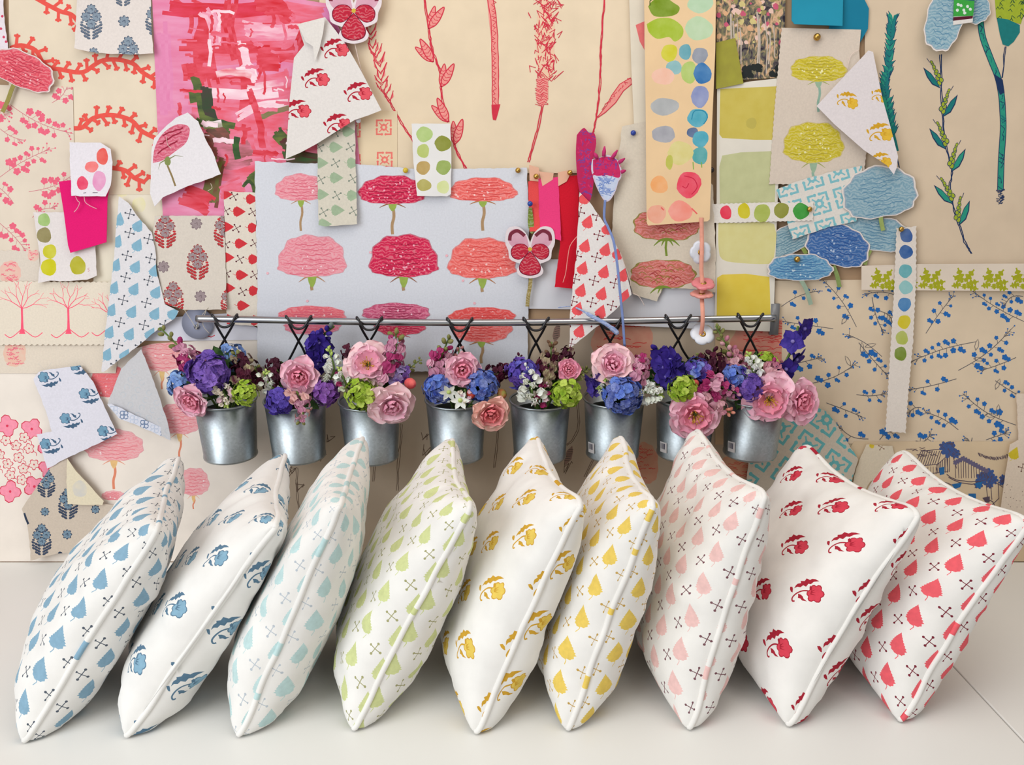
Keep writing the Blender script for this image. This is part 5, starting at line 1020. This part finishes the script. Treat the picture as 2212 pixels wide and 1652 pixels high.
def foliage(root, c, n, r, cnt, key=LEAFG):
    m = MB(); a, b, ax = frame(n)
    for k in range(cnt):
        t = 2*PI*k/cnt+F.uniform(-.3, .3); d = a*math.cos(t)+b*math.sin(t); petal(m, key, c, d+ax*F.uniform(.1, .9), ax-d*.4, r*F.uniform(.8, 1.15), r*.52, .3, .25, 0, 6, 4, .45)
    m.build('leaves', root)
P_IN, P_MID, P_OUT = ('petal', (238, 138, 164), (242, 160, 180)), ('petal', (236, 152, 180), (242, 178, 198)), ('petal', (238, 178, 198), (245, 205, 217))
PALE = (P_MID, P_OUT, ('petal', (242, 198, 206), (246, 216, 218))); PINKR = (P_IN, P_MID, P_OUT); SALM = (('petal', (240, 110, 124), (240, 140, 140)), ('petal', (242, 146, 152), (244, 170, 166)), ('petal', (244, 184, 176), (246, 206, 192)))
BLUEH = [pk(62, 84, 176), pk(52, 74, 160), ('petal', (78, 104, 196), (110, 140, 214))]; SKY = [('petal', (120, 156, 214), (156, 188, 228)), ('petal', (104, 140, 206), (140, 170, 220))]
PURP = [('petal', (104, 72, 166), (136, 102, 190)), ('petal', (92, 64, 156), (122, 92, 184)), ('petal', (120, 86, 176), (150, 116, 200))]; VIOL = [('petal', (66, 48, 140), (92, 72, 170)), ('petal', (74, 58, 154), (104, 84, 184))]
LIMEH = [('petal', (150, 180, 50), (176, 200, 76)), ('petal', (132, 168, 40), (164, 190, 64)), ('petal', (166, 190, 70), (190, 208, 100))]
INDIG = [('petal', (40, 24, 110), (60, 40, 140)), ('petal', (48, 34, 128), (74, 56, 156))]; BURG = [('petal', (62, 14, 34), (88, 26, 50)), ('petal', (50, 12, 30), (76, 22, 44))]; BURGW = BURG+[('petal', (90, 30, 58), (190, 180, 140))]
MAUV = [('petal', (196, 132, 158), (216, 166, 184)), ('petal', (176, 104, 136), (206, 150, 172)), ('petal', (150, 30, 90), (176, 64, 116))]; DUST = [('petal', (178, 104, 128), (206, 150, 160)), ('petal', (160, 84, 112), (190, 130, 146)), ('petal', (196, 140, 150), (214, 170, 176))]
WHT = [('petal', (232, 234, 226), (240, 241, 236)), ('petal', (224, 228, 214), (238, 240, 232))]; CREAMP = [('petal', (226, 216, 200), (236, 228, 214)), ('petal', (214, 176, 190), (226, 200, 206))]
OLIV = ('petal', (112, 122, 62), (140, 136, 84)); LTIP = ('petal', (170, 194, 90), (200, 214, 130)); STOK = [('petal', (128, 74, 160), (152, 104, 182)), ('petal', (110, 60, 146), (140, 88, 170))]; MGBUD = ('petal', (150, 96, 98), (172, 120, 112))
def bl(i, name, cat, label, u, v, o, fn):
    c = P(u, v, o); t = empty(name, c, label % ORD[i] if '%s' in label else label, cat, 'flowers in the galvanised buckets'); fn(t, c); return t
MPX = .00098
def ro(i, u, v, o, r, opn, pal, du, dv, label): bl(i, 'rose', 'rose', label, u, v, o, lambda t, c: (rose(t, c, facing(du, dv), r*MPX*.80, opn, pal), stem_to(t, c-facing(du, dv)*r*MPX*.5, i)))
def hy(i, u, v, o, r, nf, pal, du, dv, label, **k): bl(i, 'hydrangea', 'hydrangea', label, u, v, o, lambda t, c: (hydrangea(t, c, facing(du, dv), r*MPX*.80, nf, pal, **k), stem_to(t, c-facing(du, dv)*r*MPX*.4, i)))
def spk(fn, name, cat, i, pts, r, label, *a, **k):
    p = [P(*q_) for q_ in pts]; t = empty(name, p[0], label % ORD[i] if '%s' in label else label, cat, 'flowers in the galvanised buckets'); fn(t, p, r*MPX, *a, **k); stem_to(t, p[0]+V((0, .002, 0)), i, 'stalk')
def sn(i, pts, r, pal, tip, label, **k): spk(snap, 'snapdragon', 'snapdragon', i, pts, r*.80, label, pal, tip, **k)
def lu(i, pts, r, pal, tip, label, **k): spk(lupin, 'lupin', 'lupin', i, pts, r*.92, label, pal, tip, **k)
def la(i, pts, r, pal, label, **k): spk(larkspur, 'larkspur', 'larkspur', i, pts, r, label, pal, **k)
def bu(i, u, v, o, r, key, du, dv, label): bl(i, 'rosebud', 'rosebud', label, u, v, o, lambda t, c: (budf(t, c, facing(du, dv), r*MPX, key), stem_to(t, c-facing(du, dv)*r*MPX, i)))
def fo(i, u, v, o, r, n, label, key=LEAFG): bl(i, 'leaf_sprig', 'leaf sprig', label, u, v, o, lambda t, c: (foliage(t, c, facing(0, -.5), r*MPX*1.25, n, key), stem_to(t, c, i)))
for i, lb in enumerate(('below the pale blue hydrangea', 'behind the pink rose', 'behind the open rose', 'behind the deep pink rose', 'behind the white lupin', 'behind the pale rose', 'behind the indigo larkspur', 'behind the purple hydrangea')):
    fo(i, BK[i][0]+6*(-1)**i, BK[i][1]-38, .085, 46, 7, 'dark green leaves at the back of the %s bucket, '+lb)
# first bucket
sn(0, [(425, 800, .10), (405, 770, .10), (380, 742, .09), (345, 707, .085)], 40, MAUV, OLIV, 'mauve snapdragon with a green tip leaning left from the first bucket', nb=17, bud=.45)
hy(0, 452, 806, .145, 52, 34, PURP, 0, -.15, 'large purple hydrangea head in the first bucket', fs=.46)
hy(0, 390, 826, .120, 34, 34, SKY, -.3, 0, 'pale blue hydrangea at the left edge of the first bucket'); hy(0, 502, 772, .080, 36, 34, SKY, .1, -.5, 'pale blue hydrangea behind the purple head of the first bucket')
ro(0, 412, 868, .165, 44, .35, PINKR, -.35, .35, 'pink rose nodding over the left rim of the first bucket')
lu(0, [(480, 838, .150), (486, 856, .165), (490, 880, .168)], 26, CREAMP, LTIP, 'cream and pink stock in front of the first bucket', nb=22)
hy(0, 530, 848, .160, 33, 54, LIMEH, .05, 0, 'lime green viburnum ball at the right rim of the first bucket', fs=.26)
sn(0, [(520, 812, .12), (530, 795, .12), (520, 775, .12), (505, 765, .115)], 38, BURGW, OLIV, 'burgundy snapdragon above the lime ball of the first bucket', nb=13, bud=.2)
sn(0, [(548, 836, .11), (556, 812, .11), (552, 790, .11)], 32, BURGW, OLIV, 'brown burgundy snapdragon spike at the right of the first bucket', nb=12, bud=.35)
fo(0, 420, 818, .125, 32, 4, 'dark green leaves left of the purple hydrangea'); fo(0, 478, 778, .105, 34, 5, 'dark green leaves behind the purple hydrangea')
# second bucket
sn(1, [(610, 820, .105), (596, 796, .105), (588, 778, .1)], 36, BURG, BURG[0], 'dark burgundy snapdragon at the left of the second bucket', nb=12, bud=.15)
lu(1, [(604, 850, .12), (584, 832, .13), (572, 812, .13), (578, 800, .13)], 26, WHT, LTIP, 'white lupin at the left rim of the second bucket', nb=16)
ro(1, 646, 814, .150, 45, .4, PINKR, .1, .12, 'pink rose in the middle of the second bucket')
la(1, [(690, 780, .085), (690, 756, .085), (692, 736, .09), (705, 718, .1), (722, 704, .1)], 46, INDIG, 'indigo larkspur rising above the second bucket', nb=7, buds=5)
hy(1, 604, 866, .150, 34, 30, VIOL, -.1, .15, 'blue violet hydrangea on the front rim of the second bucket', fs=.44)
hy(1, 704, 846, .130, 36, 46, STOK, .2, .1, 'purple stock at the right rim of the second bucket', fs=.34)
sn(1, [(640, 846, .155), (652, 866, .165), (655, 890, .168), (648, 914, .168)], 34, MAUV[:2]+[('petal', (216, 160, 160), (226, 184, 176))], OLIV, 'pale pink snapdragon drooping over the front of the second bucket', nb=13, bud=.12)
lu(1, [(712, 822, .12), (722, 798, .125), (716, 772, .12), (708, 748, .115)], 28, WHT, LTIP, 'white lupin between the second and third buckets', nb=20)
fo(1, 660, 862, .12, 30, 5, 'dark leaves inside the second bucket')
# third bucket
ro(2, 794, 784, .150, 54, .85, PALE, .08, -.35, 'wide open pale pink rose with a golden centre in the third bucket')
sn(2, [(770, 790, .11), (756, 766, .11), (748, 746, .105)], 34, BURG, BURG[1], 'burgundy snapdragon at the left of the third bucket', nb=11, bud=.15)
lu(2, [(750, 838, .13), (740, 812, .135), (732, 792, .13)], 26, WHT+[MAUV[2]], LTIP, 'white and magenta lupin at the left of the third bucket', nb=15)
sn(2, [(830, 800, .115), (846, 776, .115), (856, 746, .11), (854, 712, .105)], 46, MAUV, OLIV, 'mauve spotted snapdragon standing tall in the third bucket', nb=17, bud=.2)
hy(2, 862, 812, .115, 28, 24, [('petal', (146, 124, 186), (180, 164, 206)), PURP[2]], .3, -.1, 'pale violet hydrangea at the right of the third bucket', fs=.48)
hy(2, 782, 852, .150, 43, 62, LIMEH, -.05, -.05, 'lime green viburnum ball on the rim of the third bucket', fs=.28)
ro(2, 848, 880, .172, 52, .55, PALE, .18, .45, 'pale pink rose hanging over the front of the third bucket')
bu(2, 886, 828, .135, 15, ('petal', (226, 84, 92), (236, 120, 110)), .7, 0, 'coral rosebud at the right of the third bucket')
sn(2, [(880, 800, .10), (896, 786, .10), (910, 776, .1)], 20, [OLIV], OLIV, 'green snapdragon pods right of the third bucket', nb=9, bud=.9); fo(2, 822, 834, .115, 32, 5, 'dark leaves between the two roses of the third bucket')
# fourth bucket
sn(3, [(960, 810, .11), (950, 784, .11), (958, 758, .105), (972, 726, .1)], 42, MAUV, OLIV, 'mauve snapdragon with olive buds at the left of the fourth bucket', nb=19, bud=.38)
sn(3, [(985, 790, .1), (990, 770, .1), (992, 750, .1)], 30, DUST, MGBUD, 'dusty pink snapdragon buds behind the rose of the fourth bucket', nb=11, bud=.6)
ro(3, 1000, 800, .145, 42, .3, PINKR, .15, -.05, 'deep pink half open rose in the fourth bucket')
hy(3, 946, 838, .140, 38, 38, BLUEH, -.25, 0, 'blue hydrangea at the left of the fourth bucket', fs=.38); hy(3, 1042, 832, .140, 40, 44, BLUEH, .2, -.05, 'blue hydrangea at the right of the fourth bucket', fs=.34)
bl(3, 'star_flower', 'flower', 'two white star flowers with green eyes on the rim of the fourth bucket', 982, 864, .165, lambda t, c: (star(t, c, facing(-.05, .05), .026, WHT[0], 2), stem_to(t, c, 3)))
bu(3, 1018, 850, .15, 13, ('petal', (206, 66, 60), (220, 100, 84)), 0, .2, 'red rosebud in the middle of the fourth bucket'); bu(3, 1084, 850, .135, 13, ('petal', (196, 96, 70), (150, 160, 80)), .4, .3, 'orange green rosebud right of the fourth bucket')
ro(3, 1062, 896, .186, 44, .5, SALM, .25, .35, 'salmon pink rose hanging at the right of the fourth bucket')
lu(3, [(1004, 842, .155), (1006, 858, .16), (1002, 876, .162)], 18, CREAMP, LTIP, 'small cream stock beside the white stars', nb=12)
sn(3, [(1058, 822, .11), (1070, 806, .11), (1092, 800, .11), (1106, 796, .1)], 34, BURG, BURG[0], 'burgundy snapdragon between the fourth and fifth buckets', nb=13, bud=.1); fo(3, 1010, 832, .12, 30, 5, 'green leaves under the rose of the fourth bucket')
# fifth bucket
hy(4, 1128, 806, .130, 40, 36, [PURP[1], VIOL[1], ('petal', (86, 84, 178), (112, 110, 200))], -.2, -.1, 'violet blue hydrangea at the left of the fifth bucket', fs=.42)
lu(4, [(1152, 866, .150), (1148, 838, .155), (1140, 812, .152), (1134, 786, .145)], 34, WHT, WHT[1], 'white lupin in front of the violet hydrangea in the fifth bucket', nb=22)
lu(4, [(1158, 870, .145), (1172, 848, .15), (1184, 826, .15)], 24, CREAMP+[MAUV[2]], CREAMP[1], 'pink and white lupin at the middle of the fifth bucket', nb=13)
sn(4, [(1176, 816, .11), (1184, 786, .11), (1190, 764, .108), (1192, 738, .105)], 40, BURGW, ('petal', (96, 66, 50), (120, 92, 66)), 'dark burgundy snapdragon with brown buds in the fifth bucket', nb=18, bud=.5)
sn(4, [(1212, 788, .098), (1220, 770, .098), (1230, 754, .098)], 34, BURGW, BURG[1], 'burgundy and cream snapdragon above the bud of the fifth bucket', nb=10, bud=.1)
ro(4, 1230, 798, .148, 28, .1, (P_IN, ('petal', (238, 142, 168), (240, 160, 180)), P_MID), .2, -.3, 'tight pink rose in the fifth bucket')
hy(4, 1222, 850, .150, 39, 58, LIMEH, .1, .05, 'lime green viburnum ball on the right rim of the fifth bucket', fs=.30)
sn(4, [(1240, 816, .12), (1256, 806, .12), (1270, 794, .115)], 24, [LTIP, OLIV], OLIV, 'pale green buds right of the fifth bucket', nb=12, bud=.95); sn(4, [(1116, 800, .1), (1116, 784, .1), (1126, 766, .1)], 24, [OLIV], BURG[0], 'olive bud spray at the far left of the fifth bucket', nb=9, bud=.95)
# sixth bucket
ro(5, 1326, 786, .145, 50, .5, PALE, .05, -.55, 'pale pink rose in the sixth bucket'); fo(5, 1420, 806, .11, 30, 5, 'green leaves between the sixth and seventh buckets')
la(5, [(1288, 836, .125), (1284, 824, .13), (1288, 808, .125), (1298, 796, .12)], 36, VIOL, 'small violet larkspur at the left of the sixth bucket', nb=5, buds=3)
lu(5, [(1302, 846, .145), (1308, 830, .15), (1318, 812, .148)], 24, [LTIP, WHT[1]], LTIP, 'greenish white lupin tip in the sixth bucket', nb=15)
hy(5, 1344, 852, .155, 48, 58, BLUEH, .12, .15, 'big blue hydrangea spilling over the front of the sixth bucket', fs=.33)
sn(5, [(1366, 824, .13), (1376, 806, .13), (1384, 786, .125), (1388, 772, .12)], 40, MAUV, MAUV[1], 'mauve striped snapdragon right of the pale rose of the sixth bucket', nb=13, bud=.1)
lu(5, [(1382, 846, .135), (1400, 848, .145), (1420, 852, .145), (1430, 856, .14)], 30, WHT, LTIP, 'white stock between the sixth and seventh buckets', nb=24)
# seventh bucket
la(6, [(1450, 810, .13), (1444, 790, .13), (1434, 770, .12), (1412, 746, .11)], 50, INDIG, 'indigo larkspur at the left of the seventh bucket', nb=8, buds=3)
sn(6, [(1428, 814, .115), (1416, 798, .11), (1408, 776, .11)], 28, DUST, MGBUD, 'brownish pink buds left of the indigo larkspur', nb=9, bud=.7)
hy(6, 1474, 838, .150, 37, 56, LIMEH, -.05, -.1, 'lime green viburnum ball in the seventh bucket', fs=.30)
bu(6, 1500, 828, .14, 13, ('petal', (224, 84, 84), (232, 120, 104)), 0, -.4, 'coral rosebud beside the lime ball of the seventh bucket')
hy(6, 1508, 800, .120, 34, 30, [VIOL[1], PURP[0], BLUEH[0]], 0, -.3, 'blue violet hydrangea behind the bud of the seventh bucket', fs=.44)
sn(6, [(1540, 830, .12), (1546, 806, .12), (1544, 780, .118), (1540, 752, .11)], 42, BURG, BURG[1], 'almost black burgundy snapdragon between the seventh and eighth buckets', nb=17, bud=.15); sn(6, [(1520, 790, .11), (1514, 776, .11), (1510, 764, .105)], 30, BURGW, OLIV, 'brown burgundy snapdragon left of the dark one', nb=10, bud=.4)
sn(6, [(1530, 830, .15), (1550, 832, .155), (1572, 842, .158), (1594, 850, .155)], 38, MAUV, MAUV[1], 'mauve snapdragon lying across to the eighth bucket', nb=14, bud=.1)
sn(6, [(1532, 842, .15), (1544, 862, .165), (1562, 884, .17), (1580, 892, .165)], 34, DUST+[MAUV[2]], ('petal', (206, 130, 110), (214, 150, 130)), 'dusty pink snapdragon drooping beside the seventh bucket', nb=14, bud=.3)
ro(6, 1504, 900, .178, 58, .62, PINKR, -.05, .12, 'large pink rose hanging over the front of the seventh bucket'); fo(6, 1440, 822, .115, 32, 5, 'dark leaves behind the lime ball of the seventh bucket')
# eighth bucket
sn(7, [(1594, 800, .11), (1582, 772, .105), (1566, 740, .1), (1546, 704, .095)], 36, DUST, OLIV, 'dusty pink snapdragon with a long green tip behind the eighth bucket', nb=22, bud=.62)
lu(7, [(1630, 812, .135), (1624, 794, .135), (1620, 776, .13), (1618, 760, .125)], 30, WHT, LTIP, 'white lupin with a green tip in the eighth bucket', nb=18)
hy(7, 1584, 816, .135, 36, 34, BLUEH+[VIOL[1]], -.2, -.1, 'blue hydrangea at the left of the eighth bucket', fs=.42); hy(7, 1620, 836, .145, 36, 32, PURP, .05, 0, 'purple hydrangea above the left rose of the eighth bucket', fs=.44)
sn(7, [(1654, 834, .13), (1666, 812, .13), (1674, 796, .125), (1664, 782, .12)], 42, DUST, MAUV[2], 'dusty pink snapdragon cluster at the right of the eighth bucket', nb=20, bud=.25)
la(7, [(1690, 794, .115), (1706, 764, .11), (1718, 738, .105), (1724, 704, .1)], 48, INDIG, 'indigo larkspur spike leaning right above the eighth bucket', nb=4, buds=0)
hy(7, 1656, 784, .1, 30, 36, LIMEH, .1, -.4, 'lime green viburnum behind the eighth bucket flowers', fs=.34)
ro(7, 1664, 866, .170, 58, .75, PINKR, -.12, .1, 'open pink rose with golden centre on the eighth bucket'); ro(7, 1736, 868, .155, 50, .6, PINKR, .45, -.05, 'pink rose at the far right of the eighth bucket'); fo(7, 1600, 856, .12, 32, 5, 'dark leaves inside the eighth bucket')
# ------------------------------------------------------------------ cushions
CU = [(-0.757, -0.726, -0.264, 0.584, 0.393, 0.404), (-0.603, -0.712, -0.206, 0.631, 0.41, 0.402), (-0.427, -0.71, -0.075, 0.424, 0.41, 0.399), (-0.251, -0.693, -0.137, 0.477, 0.408, 0.402), (-0.056, -0.702, -0.148, 0.412, 0.403, 0.399), (0.09, -0.693, -0.01, 0.317, 0.393, 0.396), (0.283, -0.69, -0.067, 0.255, 0.397, 0.398), (0.442, -0.681, -0.137, 0.502, 0.395, 0.399), (0.627, -0.668, -0.074, 0.487, 0.376, 0.405)]
CP = [('leaf', (134, 170, 192), (84, 92, 104), 'white cushion with blue leaves, leftmost of the row'), ('sprig', (90, 122, 146), (134, 172, 194), 'white cushion with blue flower sprigs, second of the row'),
      ('leaf', (190, 217, 217), (186, 194, 202), 'white cushion with very pale aqua leaves'), ('leaf', (206, 213, 152), (164, 162, 116), 'white cushion with lime green leaves'),
      ('sprig', (206, 160, 52), (228, 198, 92), 'white cushion with gold flower sprigs'), ('leaf', (230, 200, 98), (196, 160, 84), 'white cushion with yellow leaves'),
      ('leaf', (234, 194, 190), (120, 80, 88), 'white cushion with pale pink leaves and plum crosses'), ('sprig', (168, 36, 54), (212, 66, 84), 'white cushion with crimson flower sprigs'), ('leaf', (234, 98, 108), (124, 40, 56), 'white cushion with coral leaves, rightmost of the row')]
COT = ('cotton', (236, 234, 230))
def cframe(ix):
    x0, y0, yaw, lean, s1, s2 = CU[ix]
    e1 = V((math.sin(yaw), math.cos(yaw), 0)); pr = V((math.cos(yaw), -math.sin(yaw), 0)); e2 = V((0, 0, 1))*math.cos(lean)+pr*math.sin(lean); n = e1.cross(e2)
    if n.x < 0: n = -n
    return V((x0, y0, 0))+e1*s2*.5+e2*s1*.5, n
CONTACT = []                                         # plane where each cushion presses on the next
for i in range(8):
    (ca, na), (cb, nb_) = cframe(i), cframe(i+1); CONTACT.append(((ca+cb)/2, (na+nb_).normalized()))
def squash(ix, p):
    for j, sg in ((ix, 1), (ix-1, -1)):
        if 0 <= j < 8:
            m_, n_ = CONTACT[j]; t = -sg*(p-m_).dot(n_)
            if t < .012: p = p-n_*sg*(.012*math.exp((t-.012)/.012)+.0004-t)
    return p
def cushion(ix):
    x0, y0, yaw, lean, s1, s2 = CU[ix]; kind, c1, c2, label = CP[ix]; rr = random.Random(ix+5)
    e1 = V((math.sin(yaw), math.cos(yaw), 0)); pr = V((math.cos(yaw), -math.sin(yaw), 0)); e2 = V((0, 0, 1))*math.cos(lean)+pr*math.sin(lean); nn = e1.cross(e2)
    if nn.x < 0: nn = -nn
    tab = [0.0]; NT = 400                            # fabric coordinate -> place across the pillow, by arc length
    for k in range(NT):
        xa, xb = k/NT, (k+1)/NT; tab.append(tab[-1]+math.hypot((xb-xa)*.2, .083*((1-xa*xa)**.36-(max(0, 1-xb*xb))**.36)*.82))
    def arc(f):
        f = max(-1, min(1, f)); q_ = abs(f)*tab[-1]; lo, hi = 0, NT
        while hi-lo > 1:
            md = (lo+hi)//2
            if tab[md] <= q_: lo = md
            else: hi = md
        return math.copysign((lo+(q_-tab[lo])/(tab[hi]-tab[lo]))/NT, f)
    O = V((x0, y0, 0)); s = 2*tab[-1]; sx, sy = s2/s*1.044, s1/s*1.042; O = O-e1*.0088; TM = .083; seed = ix*7.3
    def F3(side, a, b):
        u, w_ = arc(2*a/s-1), arc(2*b/s-1)
        X = u*(1-.095*(1-w_*w_)); Y = w_*(1-(.145 if w_ > 0 else .085)*(1-u*u)); rc = 1-.042*(u*u*w_*w_)**5; X *= rc; Y = (Y+1)*(rc if w_ > 0 else 1)-1; wt = w_+.24*(1-w_*w_); g = max(0, (1-u*u)*(1-wt*wt)); T = TM*g**.36*(1-.06*w_)
        ed = min(1-abs(u), 1-abs(w_)); nz = noise.noise(V((u*2.1+seed, w_*2.1, side*3))); along = (w_ if 1-abs(u) < 1-abs(w_) else u)
        wr = noise.noise(V((along*7+seed, ed*1.6, side*5+1)))*max(0, 1-ed*2.1)*min(1, ed*9)
        wr2 = noise.noise(V(((u+w_)*3+seed, (u-w_)*5, side*9)))*.5+noise.noise(V(((u-w_)*3+seed, (u+w_)*5, side*4)))*.5
        T += TM*(.10*nz+.05*wr2)*min(1, g*3)+.013*wr*g**.2
        seam = .0035*noise.noise(V((along*3.0+seed, 4+u, w_)))*(1-g)
        p = O+e1*((X+1)/2*s*sx)+e2*((Y+1)/2*s*sy)+nn*(side*T+seam)
        p = squash(ix, p); p.z = max(p.z, .0045 if g > 0 else .006); return p
    t = empty('cushion', O+e1*.2, label, 'cushion', 'piped cushions leaning in a row')
    for side, nm in ((-1, 'front_cover'), (1, 'back_cover')):
        R.seed(ix*10+side); pr_ = []; fl = lambda x: s-x if side < 0 else x
        if kind == 'leaf':
            cell = .056; ox, oy = rr.uniform(0, .05), rr.uniform(0, .05)
            for i in range(-1, 10):
                for j in range(-1, 10):
                    pr_ += leaf(ox+i*cell, oy+(j+.16*(i % 2))*cell, .035, -.26, I(*c1)); pr_ += cross(ox+(i+.5)*cell+.004, oy+(j+.55)*cell, .0185, -.1, I(*c2))
        else:
            ox, oy = rr.uniform(.01, .05), rr.uniform(.01, .04)
            for i in range(-1, 8):
                for j in range(-1, 7): pr_ += sprig(ox+i*.088, oy+(j+.5*(i % 2))*.102, .057, -.48, I(*c1), I(*c2))
        pr_ = [([(x, s-y) for x, y in p], k) for p, k in pr_]     # motifs are drawn y down: tips up
        pr_ = [([(x, y) for x, y in p], k) for p, k in pr_ if any(0 < x < s and 0 < y < s for x, y in p)]
        pts, faces, _ = printed([(0, 0), (s, 0), (s, s), (0, s)], [([(x, s-y) for x, y in p], k) for p, k in pr_], COT, .0105, 5000)
        m = MB(); m.v = [F3(side, fl(x), s-y) for x, y in pts]
        for f, k in faces: m.f.append(f); m.m.append(m.mi(k))
        m.build(nm, t)
    m = MB(); path = []; N = 44
    for k in range(4*N):
        e, f = divmod(k, N); q_ = s*f/N; path.append(((q_, 0), (s, q_), (s-q_, s), (0, s-q_))[e])
    pts = [F3(1, a, b) for a, b in path]; pts = [(pts[i-1]+pts[i]*2+pts[(i+1) % len(pts)])/4 for i in range(len(pts))]; pts = [V((p.x, p.y, max(p.z, .0052))) for p in pts]
    ks = []; k = 0
    while len(ks) < len(pts)+2:
        ks += [COT]*rr.randint(5, 16)+[I(*c1)]*(rr.randint(1, 3) if rr.random() < (.75 if kind == 'leaf' else .25) else 0)
    tube(m, pts+pts[:2], .0047, COT, 9, False, ks); m.build('piping', t)
for i in range(9): cushion(i)
